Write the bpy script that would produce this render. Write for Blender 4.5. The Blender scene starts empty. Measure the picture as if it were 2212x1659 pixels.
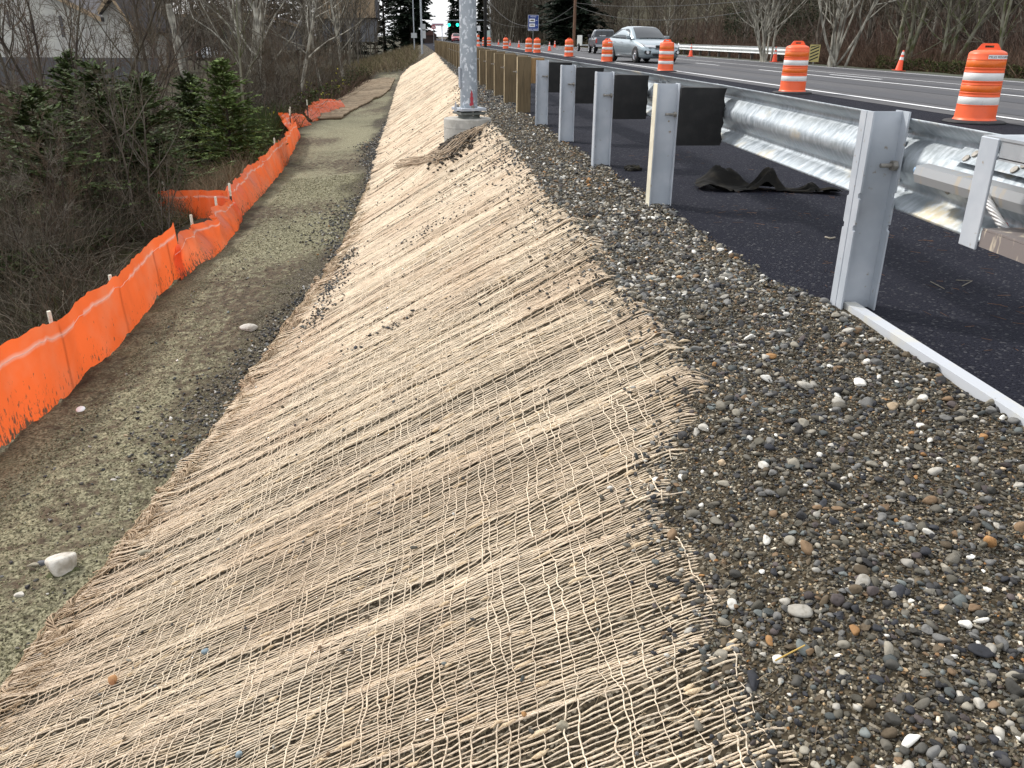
import bpy, math, random
import numpy as np
from mathutils import Vector, Matrix
random.seed(7)
rng = np.random.default_rng(11)
SC = bpy.context.scene
COL = SC.collection
pi = math.pi
I = np.interp

# ------------------------------------------------------------------ camera
FPX, CXP, CYP, HC = 1789.0, 1106.0, 829.5, 1.06
PSI, TH, ROLL = 0.09225, 0.39673, math.radians(0.5)
_f = np.array([math.sin(PSI)*math.cos(TH), math.cos(PSI)*math.cos(TH), -math.sin(TH)])
_r = np.array([math.cos(PSI), -math.sin(PSI), 0.0]); _u = np.cross(_r, _f)
_r2 = math.cos(ROLL)*_r + math.sin(ROLL)*_u; _u2 = -math.sin(ROLL)*_r + math.cos(ROLL)*_u
RM = np.array([_r2, _u2, -_f]).T
cam = bpy.data.cameras.new('camera'); cam.sensor_width = 36.0; cam.lens = 36.0*FPX/2212.0
cam.clip_start = 0.05; cam.clip_end = 12000
co = bpy.data.objects.new('camera', cam); COL.objects.link(co)
m4 = Matrix.Identity(4)
for i in range(3):
    for j in range(3): m4[i][j] = RM[i, j]
m4[2][3] = HC
co.matrix_world = m4
SC.camera = co

# ------------------------------------------------------------------ world and sun
SUN_EL, SUN_AZ = math.radians(40), math.radians(-48)      # azimuth from +Y towards +X
w = bpy.data.worlds.new('World'); SC.world = w; w.use_nodes = True
nt = w.node_tree; nt.nodes.clear()
N = nt.nodes.new; L = nt.links.new
sky = N('ShaderNodeTexSky'); sky.sky_type = 'NISHITA'; sky.sun_disc = False
sky.sun_elevation = SUN_EL; sky.sun_rotation = SUN_AZ; sky.air_density = 1.0; sky.dust_density = 2.0
tc = N('ShaderNodeTexCoord'); mp = N('ShaderNodeMapping'); mp.inputs['Scale'].default_value = (1, 1, 2.6)
cl = N('ShaderNodeTexNoise'); cl.inputs['Scale'].default_value = 2.2; cl.inputs['Detail'].default_value = 7
rp = N('ShaderNodeValToRGB'); rp.color_ramp.elements[0].position = 0.30; rp.color_ramp.elements[1].position = 0.52
rp.color_ramp.elements[0].color = (.55, .55, .55, 1)
mx = N('ShaderNodeMix'); mx.data_type = 'RGBA'; mx.inputs['B'].default_value = (9.6, 9.9, 10.4, 1)
bg = N('ShaderNodeBackground'); bg.inputs['Strength'].default_value = 0.105
wo = N('ShaderNodeOutputWorld')
L(tc.outputs['Generated'], mp.inputs['Vector']); L(mp.outputs['Vector'], cl.inputs['Vector'])
L(cl.outputs['Fac'], rp.inputs['Fac']); L(rp.outputs['Color'], mx.inputs['Factor'])
L(sky.outputs['Color'], mx.inputs['A']); L(mx.outputs['Result'], bg.inputs['Color']); L(bg.outputs['Background'], wo.inputs['Surface'])
sl = bpy.data.lights.new('sun', 'SUN'); sl.energy = 2.5; sl.angle = math.radians(6); sl.color = (1.0, .955, .89)
so = bpy.data.objects.new('sun', sl); COL.objects.link(so)
sd = Vector((math.sin(SUN_AZ)*math.cos(SUN_EL), math.cos(SUN_AZ)*math.cos(SUN_EL), math.sin(SUN_EL)))
so.rotation_euler = (-sd).to_track_quat('-Z', 'Y').to_euler()
SC.view_settings.view_transform = 'Standard'; SC.view_settings.look = 'None'
SC.view_settings.gamma = 1.0; SC.view_settings.exposure = 0.45

# ------------------------------------------------------------------ layout helpers
def ray(px, py): return RM @ np.array([(px-CXP)/FPX, (CYP-py)/FPX, -1.0])
def U(px, py, z=0.0):
    d = ray(px, py); t = (z-HC)/d[2]; return np.array([0, 0, HC]) + t*d
def PY(px, py, Y):
    d = ray(px, py); t = Y/d[1]; return (t*d[0], Y, HC+t*d[2])
def AT(px, Y):
    d = ray(px, 80); return d[0]/d[1]*Y
def PX(px, py, X):
    d = ray(px, py); t = X/d[0]; return (X, t*d[1], HC+t*d[2])

_tab = np.random.default_rng(3).random((257, 257)); _tab[256, :] = _tab[0, :]; _tab[:, 256] = _tab[:, 0]
def vn(x, y, s=0):
    x = np.asarray(x, float)+s*17.31; y = np.asarray(y, float)+s*9.77
    xi = np.floor(x); yi = np.floor(y); fx = x-xi; fy = y-yi
    fx = fx*fx*(3-2*fx); fy = fy*fy*(3-2*fy)
    xi = xi.astype(int) % 256; yi = yi.astype(int) % 256
    a = _tab[xi, yi]*(1-fx)+_tab[xi+1, yi]*fx; b = _tab[xi, yi+1]*(1-fx)+_tab[xi+1, yi+1]*fx
    return (a*(1-fy)+b*fy)*2-1
def fb(x, y, s=0, o=3):
    v = 0; a = 1; t = 0
    for k in range(o):
        v = v+a*vn(np.asarray(x)*2**k, np.asarray(y)*2**k, s+k); t += a; a *= .5
    return v/t

# cross-section of the embankment, all as functions of the distance Y along the road
def XB(y): return I(y, [0, 5, 10, 22, 64, 100, 160], [.85, .88, .82, .72, .1, -.8, -1.5])
def SL(y): return I(y, [1, 3, 6, 12, 30, 60, 90], [.46, .5, .56, .62, .62, .6, .3])
GY = [0.5, 1.09, 1.28, 1.43, 1.55, 1.75, 1.93, 2.08, 2.4, 2.57, 2.9, 3.18, 4.07, 4.5, 5.33, 6.1, 7.9, 10.2, 14.1, 22.2, 37.5, 61.5, 70]
GX = [.60, .60, .60, .55, .61, .60, .57, .63, .78, .87, .9, .9, .81, .89, .86, .8, .82, .78, .76, .74, .49, .19, .0]
def XG(y): return I(y, GY, GX)
TY = [0.5, 2.3, 2.5, 3.1, 3.35, 3.67, 4.11, 4.69, 5.73, 7.08, 8.04, 10.2, 13.9, 19.4, 26.4, 41.7, 59.7, 63.4, 66]
TX = [-1.70, -1.66, -1.66, -1.64, -1.61, -1.56, -1.55, -1.41, -1.39, -1.25, -1.12, -1.0, -1.07, -1.24, -1.37, -1.77, -2.09, -1.6, -.3]
def XT(y): return I(y, TY, TX)
def XF(y): return I(y, [0, 5, 8, 9, 10.8, 13, 16, 17.8, 21.6, 24, 27, 31, 45], [-2.9, -2.85, -2.76, -2.70, -2.66, -2.8, -2.92, -3.04, -3.42, -3.65, -3.85, -3.6, -3.6])
def XP(y): return 1.52-.0212*(np.asarray(y)-5.6)          # line of guardrail posts
def sst(a, b, x): t = np.clip((x-a)/(b-a), 0, 1); return t*t*(3-2*t)

def T(x, y):                                              # smooth ground height
    x = np.asarray(x, float); y = np.asarray(y, float)
    xb = XB(y); s = SL(y); xt = XT(np.minimum(y, 60)); xp = XP(y)
    sh = -.04+.045*np.clip((x-xb)/np.maximum(xp+.12-xb, .2), 0, 1)
    ed = xp+I(y, [0, 3.3, 3.6], [.19, .19, -.02]); sh = sh-.045*sst(.0, .07, x-ed)
    z = np.where(x > xb, sh, -.04-s*(xb-x))
    zt = -.04-s*(xb-xt)
    ben = zt-.03-.085*np.clip(xt-x, 0, 1.6)
    z = np.where(x < xt, np.maximum(z, ben), z)
    xf = XF(y)
    out = ben-.55*sst(0, 1.8, xf-x)-.25*sst(2, 8, xf-x)
    z = np.where(x < xf, out, z)
    z = z+.13*np.exp(-((x-.22)/.40)**2-((y-11.55)/.75)**2)
    far = sst(60, 90, y)
    z2 = np.where(x > xb, sh, np.maximum(-.04-.28*(xb-x), -2.0))
    z = z*(1-far)+z2*far
    hl = np.clip((-x-62)*.30, 0, 26)*(1-sst(250, 420, y)); z = z+hl*sst(20, 60, y)
    z = np.where(x > 1.9, np.where(x > 17.6, -.10-.35*sst(17.6, 19.5, x)+.35*sst(20, 23, x), -.03), z)
    hr = np.clip((x-26)*.42, 0, 34)*(1-sst(260, 420, y)); z = np.where(x > 17.6, z+hr, z)
    return z
def Tn(x, y):                                             # ground with lumps
    z = T(x, y)
    slope = (x < XB(y)) & (x > XT(y))
    bench = (x <= XT(y)) & (x > XF(y)-.3)
    n = .012*fb(x*2.3, y*2.3, 1)+.006*vn(x*11, y*11, 5)
    b = .035*fb(x*1.4, y*1.4, 8)+.02*fb(x*7, y*7, 9, 3)+.006*vn(x*38, y*38, 4)
    g = .012*fb(x*5, y*5, 12)+.005*vn(x*22, y*22, 2)
    o = .10*fb(x*.5, y*.5, 15)+.03*fb(x*3, y*3, 16)
    gr = (x >= XB(y)) & (x < 1.9)
    return z+np.where(slope, n, 0)+np.where(bench, b, 0)+np.where(gr, g, 0)+np.where((x <= XF(y)-.3) | (x > 18.5), o, 0)
def hit(px, py, f=T):
    d = ray(px, py); d = d/math.hypot(d[0], d[1]); t = .5
    while t < 300:
        p = np.array([0, 0, HC])+t*d
        if p[2] < f(p[0], p[1]): return p
        t *= 1.004
    return p

# ------------------------------------------------------------------ materials
MATS = {}
def mat(name, base, rough=.7, metal=0, n=None, n2=None, bump=None, attr=False, spec=.5, trans=0, emit=None, coat=0, obj=True, vec_scale=None, extra=None, sss=0):
    """n=(scale, colour2, lo, hi[,detail]); n2 the same on top; bump=(scale, strength, dist)"""
    if name in MATS: return MATS[name]
    m = bpy.data.materials.new(name); m.use_nodes = True; MATS[name] = m
    t = m.node_tree; b = t.nodes['Principled BSDF']; nn = t.nodes.new; ll = t.links.new
    b.inputs['Roughness'].default_value = rough; b.inputs['Metallic'].default_value = metal
    b.inputs['Specular IOR Level'].default_value = spec
    if coat: b.inputs['Coat Weight'].default_value = coat
    if trans: b.inputs['Transmission Weight'].default_value = trans
    if sss: b.inputs['Subsurface Weight'].default_value = sss; b.inputs['Subsurface Scale'].default_value = .03
    if emit: b.inputs['Emission Color'].default_value = (*emit[0], 1); b.inputs['Emission Strength'].default_value = emit[1]
    tc = nn('ShaderNodeTexCoord'); src = tc.outputs['Object']
    if vec_scale:
        mpn = nn('ShaderNodeMapping'); mpn.inputs['Scale'].default_value = vec_scale; ll(src, mpn.inputs['Vector']); src = mpn.outputs['Vector']
    if attr:
        a = nn('ShaderNodeAttribute'); a.attribute_name = 'Col'; cur = a.outputs['Color']
    else:
        c = nn('ShaderNodeRGB'); c.outputs[0].default_value = (*base, 1); cur = c.outputs[0]
    for k in (n, n2):
        if not k: continue
        no = nn('ShaderNodeTexNoise'); no.inputs['Scale'].default_value = k[0]; no.inputs['Detail'].default_value = k[4] if len(k) > 4 else 5
        ll(src, no.inputs['Vector'])
        r = nn('ShaderNodeMapRange'); r.inputs['From Min'].default_value = k[2]; r.inputs['From Max'].default_value = k[3]
        ll(no.outputs['Fac'], r.inputs['Value'])
        x = nn('ShaderNodeMix'); x.data_type = 'RGBA'; ll(r.outputs['Result'], x.inputs['Factor']); ll(cur, x.inputs['A'])
        x.inputs['B'].default_value = (*k[1], 1)
        if attr: x.blend_type = 'MULTIPLY'
        cur = x.outputs['Result']
    ll(cur, b.inputs['Base Color'])
    if bump:
        no = nn('ShaderNodeTexNoise'); no.inputs['Scale'].default_value = bump[0]; no.inputs['Detail'].default_value = 6
        ll(src, no.inputs['Vector']); bp = nn('ShaderNodeBump'); bp.inputs['Strength'].default_value = bump[1]
        bp.inputs['Distance'].default_value = bump[2]; ll(no.outputs['Fac'], bp.inputs['Height']); ll(bp.outputs['Normal'], b.inputs['Normal'])
    if extra: extra(m, t, b, src, cur)
    return m

# ------------------------------------------------------------------ mesh helpers
def link(o): COL.objects.link(o); return o
def tag(o, label=None, cat=None, group=None, kind=None):
    if label: o['label'] = label
    if cat: o['category'] = cat
    if group: o['group'] = group
    if kind: o['kind'] = kind
    return o
def thing(name, label, cat, loc=(0, 0, 0), rz=0, group=None):
    o = bpy.data.objects.new(name, None); o.empty_display_size = .1; o.location = loc; o.rotation_euler = (0, 0, rz)
    return tag(link(o), label, cat, group)
def from_np(name, V, F, mat_, col=None, smooth=True, parent=None, loc=None):
    """V (n,3), F (m,k) all same k, or a list of such arrays"""
    me = bpy.data.meshes.new(name); Fs = F if isinstance(F, list) else [F]
    me.vertices.add(len(V)); me.vertices.foreach_set('co', np.ascontiguousarray(V, dtype=np.float32).ravel())
    nl = sum(f.size for f in Fs); npoly = sum(len(f) for f in Fs)
    me.loops.add(nl); me.polygons.add(npoly)
    me.loops.foreach_set('vertex_index', np.concatenate([f.ravel() for f in Fs]).astype(np.int32))
    tot = np.concatenate([np.full(len(f), f.shape[1]) for f in Fs]).astype(np.int32)
    st = np.concatenate([[0], np.cumsum(tot)[:-1]]).astype(np.int32)
    me.polygons.foreach_set('loop_start', st); me.polygons.foreach_set('loop_total', tot)
    me.polygons.foreach_set('use_smooth', np.full(npoly, smooth))
    me.update(calc_edges=True)
    if col is not None:
        a = me.color_attributes.new('Col', 'FLOAT_COLOR', 'POINT')
        c4 = np.ones((len(V), 4), np.float32); c4[:, :3] = col; a.data.foreach_set('color', c4.ravel())
    me.materials.append(mat_)
    o = bpy.data.objects.new(name, me); link(o)
    if parent: o.parent = parent
    if loc is not None: o.location = loc
    return o
class MB:
    def __init__(s): s.v = []; s.f = []; s.sm = []
    def add(s, V, F, sm=False, M=None):
        o = len(s.v)
        for p in V:
            p = Vector(p); s.v.append(tuple(M @ p if M else p))
        for f in F: s.f.append([i+o for i in f]); s.sm.append(sm)
        return s
    def box(s, x0, x1, y0, y1, z0, z1, M=None, c=0):
        if c <= 0:
            V = [(x, y, z) for z in (z0, z1) for x, y in ((x0, y0), (x1, y0), (x1, y1), (x0, y1))]
            return s.add(V, [(3, 2, 1, 0), (4, 5, 6, 7), (0, 1, 5, 4), (1, 2, 6, 5), (2, 3, 7, 6), (3, 0, 4, 7)], False, M)
        # chamfered along all vertical and horizontal edges
        V = []; F = []
        cx, cy, cz = (x0+x1)/2, (y0+y1)/2, (z0+z1)/2; hx, hy, hz = (x1-x0)/2, (y1-y0)/2, (z1-z0)/2
        idx = {}
        for sx in (-1, 1):
            for sy in (-1, 1):
                for sz in (-1, 1):
                    for k, (a, b_, d) in enumerate(((0, c, c), (c, 0, c), (c, c, 0))):
                        idx[(sx, sy, sz, k)] = len(V); V.append((cx+sx*(hx-a), cy+sy*(hy-b_), cz+sz*(hz-d)))
        def q(*k): F.append([idx[i] for i in k])
        for sx in (-1, 1):
            a = [(sx, -1, -1, 0), (sx, 1, -1, 0), (sx, 1, 1, 0), (sx, -1, 1, 0)]; q(*(a if sx > 0 else a[::-1]))
        for sy in (-1, 1):
            a = [(-1, sy, -1, 1), (-1, sy, 1, 1), (1, sy, 1, 1), (1, sy, -1, 1)]; q(*(a if sy > 0 else a[::-1]))
        for sz in (-1, 1):
            a = [(-1, -1, sz, 2), (1, -1, sz, 2), (1, 1, sz, 2), (-1, 1, sz, 2)]; q(*(a if sz > 0 else a[::-1]))
        for a in (-1, 1):
            for b_ in (-1, 1):
                q((a, b_, -1, 0), (a, b_, 1, 0), (a, b_, 1, 1), (a, b_, -1, 1))
                q((a, -1, b_, 0), (a, 1, b_, 0), (a, 1, b_, 2), (a, -1, b_, 2))
                q((-1, a, b_, 1), (1, a, b_, 1), (1, a, b_, 2), (-1, a, b_, 2))
                for d in (-1, 1): q((a, b_, d, 0), (a, b_, d, 1), (a, b_, d, 2))
        return s.add(V, F, False, M)
    def tube(s, pts, r, n=8, caps=True, sm=True, M=None):
        pts = [Vector(p) for p in pts]; rs = r if isinstance(r, (list, tuple)) else [r]*len(pts)
        V = []; F = []; up = None
        for i, p in enumerate(pts):
            d = (pts[min(i+1, len(pts)-1)]-pts[max(i-1, 0)]).normalized()
            if up is None: up = Vector((0, 0, 1)) if abs(d.z) < .9 else Vector((1, 0, 0))
            a = d.cross(up).normalized(); b = a.cross(d).normalized(); up = b
            for k in range(n):
                t = 2*pi*k/n; V.append(p+rs[i]*(math.cos(t)*a+math.sin(t)*b))
        for i in range(len(pts)-1):
            for k in range(n):
                F.append((i*n+k, i*n+(k+1) % n, (i+1)*n+(k+1) % n, (i+1)*n+k))
        s.add(V, F, sm, M)
        if caps:
            s.add(V[:n], [tuple(range(n))], False, M); s.add(V[-n:], [tuple(range(n))[::-1]], False, M)
        return s
    def lathe(s, prof, n=24, M=None, sm=True, cap=True):
        V = [(r*math.cos(2*pi*k/n), r*math.sin(2*pi*k/n), z) for r, z in prof for k in range(n)]
        F = [(i*n+k, i*n+(k+1) % n, (i+1)*n+(k+1) % n, (i+1)*n+k) for i in range(len(prof)-1) for k in range(n)]
        s.add(V, F, sm, M)
        if cap: s.add(V[:n], [tuple(range(n))[::-1]], False, M); s.add(V[-n:], [tuple(range(n))], False, M)
        return s
    def prism(s, poly, h0, h1, axis='y', M=None):
        """polygon in the plane normal to axis, extruded from h0 to h1"""
        def P(a, b, h): return {'y': (a, h, b), 'x': (h, a, b), 'z': (a, b, h)}[axis]
        n = len(poly); V = [P(a, b, h0) for a, b in poly]+[P(a, b, h1) for a, b in poly]
        F = [(i, (i+1) % n, n+(i+1) % n, n+i) for i in range(n)]+[tuple(range(n))[::-1], tuple(range(n, 2*n))]
        return s.add(V, F, False, M)
    def quad(s, *p): return s.add(p, [tuple(range(len(p)))])
    def build(s, name, m, parent=None, smooth_angle=None):
        me = bpy.data.meshes.new(name); me.from_pydata(s.v, [], s.f)
        me.polygons.foreach_set('use_smooth', s.sm); me.materials.append(m); me.update()
        import bmesh
        bm = bmesh.new(); bm.from_mesh(me); bmesh.ops.recalc_face_normals(bm, faces=bm.faces); bm.to_mesh(me); bm.free()
        o = bpy.data.objects.new(name, me); link(o)
        if parent: o.parent = parent
        return o
def kids(o): return [c for c in bpy.data.objects if c.parent is o]
def tree_of(o): return (o, [tree_of(c) for c in kids(o)])
def clone(tr, parent=None):
    c = tr[0].copy(); COL.objects.link(c); c.parent = parent
    for ch in tr[1]: clone(ch, c)
    return c
def place(tr, first, loc, rz=0, label=None, group=None, scale=None):
    o = tr[0] if first else clone(tr)
    o.location = loc; o.rotation_euler = (0, 0, rz)
    if label: o['label'] = label
    if group: o['group'] = group
    if scale: o.scale = (scale,)*3 if not isinstance(scale, tuple) else scale
    return o
def text_obj(name, s, size, m, parent, M, bend=None, extrude=.0006):
    cu = bpy.data.curves.new(name, 'FONT'); cu.body = s; cu.size = size; cu.align_x = 'CENTER'; cu.align_y = 'CENTER'; cu.extrude = extrude
    o = bpy.data.objects.new(name+'_tmp', cu); link(o); bpy.context.view_layer.update()
    me = bpy.data.meshes.new_from_object(o.evaluated_get(bpy.context.evaluated_depsgraph_get()))
    bpy.data.objects.remove(o)
    for v in me.vertices:
        p = v.co.copy()
        if bend: a = p.x/bend; p = Vector((math.sin(a)*(bend+p.z), -math.cos(a)*(bend+p.z), p.y))
        v.co = M @ p
    me.materials.clear(); me.materials.append(m)
    o = bpy.data.objects.new(name, me); link(o); o.parent = parent
    return o
RX90 = Matrix.Rotation(pi/2, 4, 'X')
def Tr(x, y, z): return Matrix.Translation((x, y, z))

def tubes_np(Pc, Rr, n, mode):
    """Pc (S,M,3) centre lines, Rr (S,M) radii; ring in plane mode 'yz' or 'xz'"""
    S, M_, _ = Pc.shape; a = np.arange(n)*2*pi/n+pi/2
    off = np.zeros((n, 3))
    if mode == 'yz': off[:, 1] = np.cos(a); off[:, 2] = np.sin(a)
    else: off[:, 0] = np.cos(a); off[:, 2] = np.sin(a)
    V = Pc[:, :, None, :]+Rr[:, :, None, None]*off[None, None]
    idx = np.arange(S*M_*n).reshape(S, M_, n)
    a0 = idx[:, :-1, :]; b0 = np.roll(idx, -1, 2)[:, :-1, :]; c0 = np.roll(idx, -1, 2)[:, 1:, :]; d0 = idx[:, 1:, :]
    F = np.stack([a0, b0, c0, d0], -1).reshape(-1, 4)
    return V.reshape(-1, 3), F
class Acc:
    def __init__(s): s.V = []; s.F = []; s.C = []; s.n = 0
    def add(s, V, F, C=None):
        s.V.append(V); s.F.append(F+s.n); s.n += len(V)
        if C is not None: s.C.append(np.broadcast_to(C, (len(V), 3)))
    def build(s, name, m, smooth=True, parent=None):
        F = {}
        for f in s.F: F.setdefault(f.shape[1], []).append(f)
        return from_np(name, np.concatenate(s.V), [np.concatenate(k) for k in F.values()], m, np.concatenate(s.C) if s.C else None, smooth, parent)

# ================================================================== GROUND
def geo(a, b, s0, g):
    r = [a]; s = s0
    while r[-1] < b: r.append(r[-1]+s); s *= g
    return r
xs = np.array([-x for x in geo(14, 5000, .6, 1.12)][::-1]+list(np.arange(-13.8, -3.3, .3))+list(np.arange(-3.3, 1.95, .03))+[3, 6, 10, 14, 17]+list(np.arange(17.4, 27, .4))+geo(27.5, 5000, .8, 1.12))
ys = np.array(list(np.arange(.1, 8, .03))+list(np.arange(8, 20, .08))+list(np.arange(20, 70, .4))+geo(70, 9000, 1.2, 1.06))
ys = np.concatenate([np.array([-60, -20, -6, -2, -.7]), ys])
Xg, Yg = np.meshgrid(xs, ys, indexing='ij'); Zg = Tn(Xg, Yg)
GV = np.stack([Xg, Yg, Zg], -1).reshape(-1, 3); nx, ny = len(xs), len(ys)
ix = np.arange(nx*ny).reshape(nx, ny)
GF = np.stack([ix[:-1, :-1], ix[1:, :-1], ix[1:, 1:], ix[:-1, 1:]], -1).reshape(-1, 4)
X, Y = GV[:, 0], GV[:, 1]
toe = XT(np.minimum(Y, 60)); xf = XF(Y)
wob = .12*vn(X*3, Y*3, 21)+.06*vn(X*11, Y*11, 22)
gravel = (X > toe-.02) & (X < 18)
strip = sst(.45, .05, (toe-X)+wob+.25*vn(X*0, Y*.7, 30))*sst(4, 6, Y)*(X < toe+.2)       # gravel washed to the toe
mulch = (X < toe+.1)*sst(-.35, .25, X-xf+wob-.15)*(Y < 62)
patch = np.clip(.5+.9*fb(X*.9, Y*.5, 31, 4), 0, 1)
GC = np.stack([np.clip(gravel+strip, 0, 1), mulch*(1-strip), patch], -1)
def ground_extra(m, t, b, src, cur):
    nn = t.nodes.new; ll = t.links.new
    a = nn('ShaderNodeAttribute'); a.attribute_name = 'Col'; sp = nn('ShaderNodeSeparateColor'); ll(a.outputs['Color'], sp.inputs['Color'])
    def noise(sc, de=6):
        k = nn('ShaderNodeTexNoise'); k.inputs['Scale'].default_value = sc; k.inputs['Detail'].default_value = de; ll(src, k.inputs['Vector']); return k.outputs['Fac']
    def ramp(fac, stops):
        r = nn('ShaderNodeValToRGB'); e = r.color_ramp.elements
        while len(e) < len(stops): e.new(.5)
        for i, (p, c) in enumerate(stops): e[i].position = p; e[i].color = (*c, 1)
        ll(fac, r.inputs['Fac']); return r.outputs['Color']
    def mix(f, A, B):
        x = nn('ShaderNodeMix'); x.data_type = 'RGBA'; ll(f, x.inputs['Factor']); ll(A, x.inputs['A']); ll(B, x.inputs['B']); return x.outputs['Result']
    forest = ramp(noise(3.0, 8), [(.30, (.018, .016, .010)), (.5, (.040, .032, .018)), (.62, (.055, .055, .022)), (.75, (.11, .085, .045))])
    # hydromulch on brown soil
    soil = ramp(noise(22, 7), [(.3, (.035, .026, .018)), (.7, (.115, .085, .055))])
    green = ramp(noise(60, 8), [(.36, (.065, .058, .036)), (.48, (.17, .158, .098)), (.66, (.33, .305, .20))])
    ad = nn('ShaderNodeMath'); ad.operation = 'MULTIPLY_ADD'; ll(noise(14, 9), ad.inputs[0]); ad.inputs[1].default_value = 1.6
    ad2 = nn('ShaderNodeMath'); ad2.operation = 'MULTIPLY_ADD'; ll(sp.outputs['Blue'], ad2.inputs[0]); ad2.inputs[1].default_value = .75; ad2.inputs[2].default_value = -.78
    ll(ad2.outputs[0], ad.inputs[2])
    mr = nn('ShaderNodeMapRange'); mr.inputs['From Min'].default_value = .05; mr.inputs['From Max'].default_value = .45; ll(ad.outputs[0], mr.inputs['Value'])
    mulchc = mix(mr.outputs['Result'], soil, green)
    vo = nn('ShaderNodeTexVoronoi'); vo.inputs['Scale'].default_value = 120; ll(src, vo.inputs['Vector'])
    sg = nn('ShaderNodeSeparateColor'); ll(vo.outputs['Color'], sg.inputs['Color'])
    grit = ramp(sg.outputs['Red'], [(.0, (.022, .017, .010)), (.55, (.050, .039, .024)), (.8, (.095, .078, .052)), (1.0, (.26, .23, .18))])
    c = mix(sp.outputs['Green'], forest, mulchc); c = mix(sp.outputs['Red'], c, grit)
    # bare soil on the slope under the netting
    ll(c, b.inputs['Base Color'])
    bp = nn('ShaderNodeBump'); bp.inputs['Strength'].default_value = .8; bp.inputs['Distance'].default_value = .012
    ll(noise(70, 8), bp.inputs['Height']); ll(bp.outputs['Normal'], b.inputs['Normal'])
M_ground = mat('ground_soil', (.05, .04, .03), .95, spec=.2, extra=ground_extra)
ground = from_np('ground', GV, GF, M_ground, GC); tag(ground, kind='structure')

# asphalt sheets
def strip_mesh(name, rows, zs, m, kind='structure'):
    """rows: list of (x0, x1, y)"""
    V = []; F = []
    for i, (a, b, y) in enumerate(rows): V += [(a, y, zs), (b, y, zs)]
    for i in range(len(rows)-1): F.append((2*i, 2*i+1, 2*i+3, 2*i+2))
    o = from_np(name, np.array(V, float), np.array(F), m, None, False); tag(o, kind=kind); return o
def asph_extra(m, t, b, src, cur):
    nn = t.nodes.new; ll = t.links.new
    vo = nn('ShaderNodeTexVoronoi'); vo.inputs['Scale'].default_value = 95; ll(src, vo.inputs['Vector'])
    r = nn('ShaderNodeMapRange'); r.inputs['From Min'].default_value = 0; r.inputs['From Max'].default_value = .7; ll(vo.outputs['Distance'], r.inputs['Value'])
    bp = nn('ShaderNodeBump'); bp.inputs['Strength'].default_value = 1.0; bp.inputs['Distance'].default_value = .006; bp.invert = True
    ll(r.outputs['Result'], bp.inputs['Height']); ll(bp.outputs['Normal'], b.inputs['Normal'])
    s = nn('ShaderNodeSeparateColor'); ll(vo.outputs['Color'], s.inputs['Color'])
    r2 = nn('ShaderNodeMapRange'); r2.inputs['From Min'].default_value = .9; r2.inputs['From Max'].default_value = 1.0; ll(s.outputs['Red'], r2.inputs['Value'])
    x = nn('ShaderNodeMix'); x.data_type = 'RGBA'; ll(r2.outputs['Result'], x.inputs['Factor']); ll(cur, x.inputs['A']); x.inputs['B'].default_value = (.07, .07, .075, 1)
    ll(x.outputs['Result'], b.inputs['Base Color'])
M_new = mat('new_asphalt', (.0085, .0092, .0165), .85, n=(2.5, (.012, .0128, .021), .4, .65), n2=(14, (.020, .018, .017), .70, .86), extra=asph_extra, spec=.14)
M_road = mat('road_asphalt', (.080, .078, .082), .8, n=(1.2, (.10, .098, .10), .35, .7), n2=(40, (.065, .065, .07), .5, .75), bump=(180, .5, .004), vec_scale=(1, .12, 1), spec=.35)
M_track = mat('worn_asphalt', (.052, .052, .058), .7, n=(1.5, (.066, .066, .072), .3, .7), bump=(180, .4, .004), vec_scale=(1, .06, 1), spec=.4)
M_paint = mat('road_paint', (.80, .80, .80), .6, n=(14, (.55, .55, .56), .5, .8))
yy = [.2, 1.5, 3, 5, 8, 12, 16, 22, 30, 45, 66, 100, 160, 400]
strip_mesh('shoulder_pavement', [(XP(y)+I(y, [0, 3.3, 3.6], [.19, .19, -.02])+.015*vn(y*3, 0), 8.0, y) for y in list(np.arange(.2, 70, .25))+[100, 160, 400]], .004, M_new)
strip_mesh('road', [(7.95, 16.9, y) for y in yy], .008, M_road)
for i, (a, b) in enumerate(((8.9, 9.7), (10.7, 11.5), (12.5, 13.0), (15.0, 15.9))):
    strip_mesh('wheel_track', [(a+.1*math.sin(y*.02), b+.1*math.sin(y*.03), y) for y in yy], .012, M_track)
def line(x, y0, y1, wd=.12): strip_mesh('road_marking', [(x-wd/2, x+wd/2, y0), (x-wd/2, x+wd/2, y1)], .016, M_paint)
line(8.46, 1, 400); line(12.1, 1, 32); line(16.3, 1, 400, .1)
for y0 in (24.5, 37, 49, 61, 73, 85, 97, 109, 121): line(12.95 if y0 < 30 else 12.2, y0, y0+3.4)
line(13.7, 1, 120, .07)
strip_mesh('verge', [(16.9, 18.0+.15*vn(y, 3), y) for y in np.arange(1, 200, .8)], -.004, mat('verge_gravel', (.055, .055, .045), .95, n=(9, (.06, .075, .025), .45, .6), bump=(30, .8, .03)))

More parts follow.
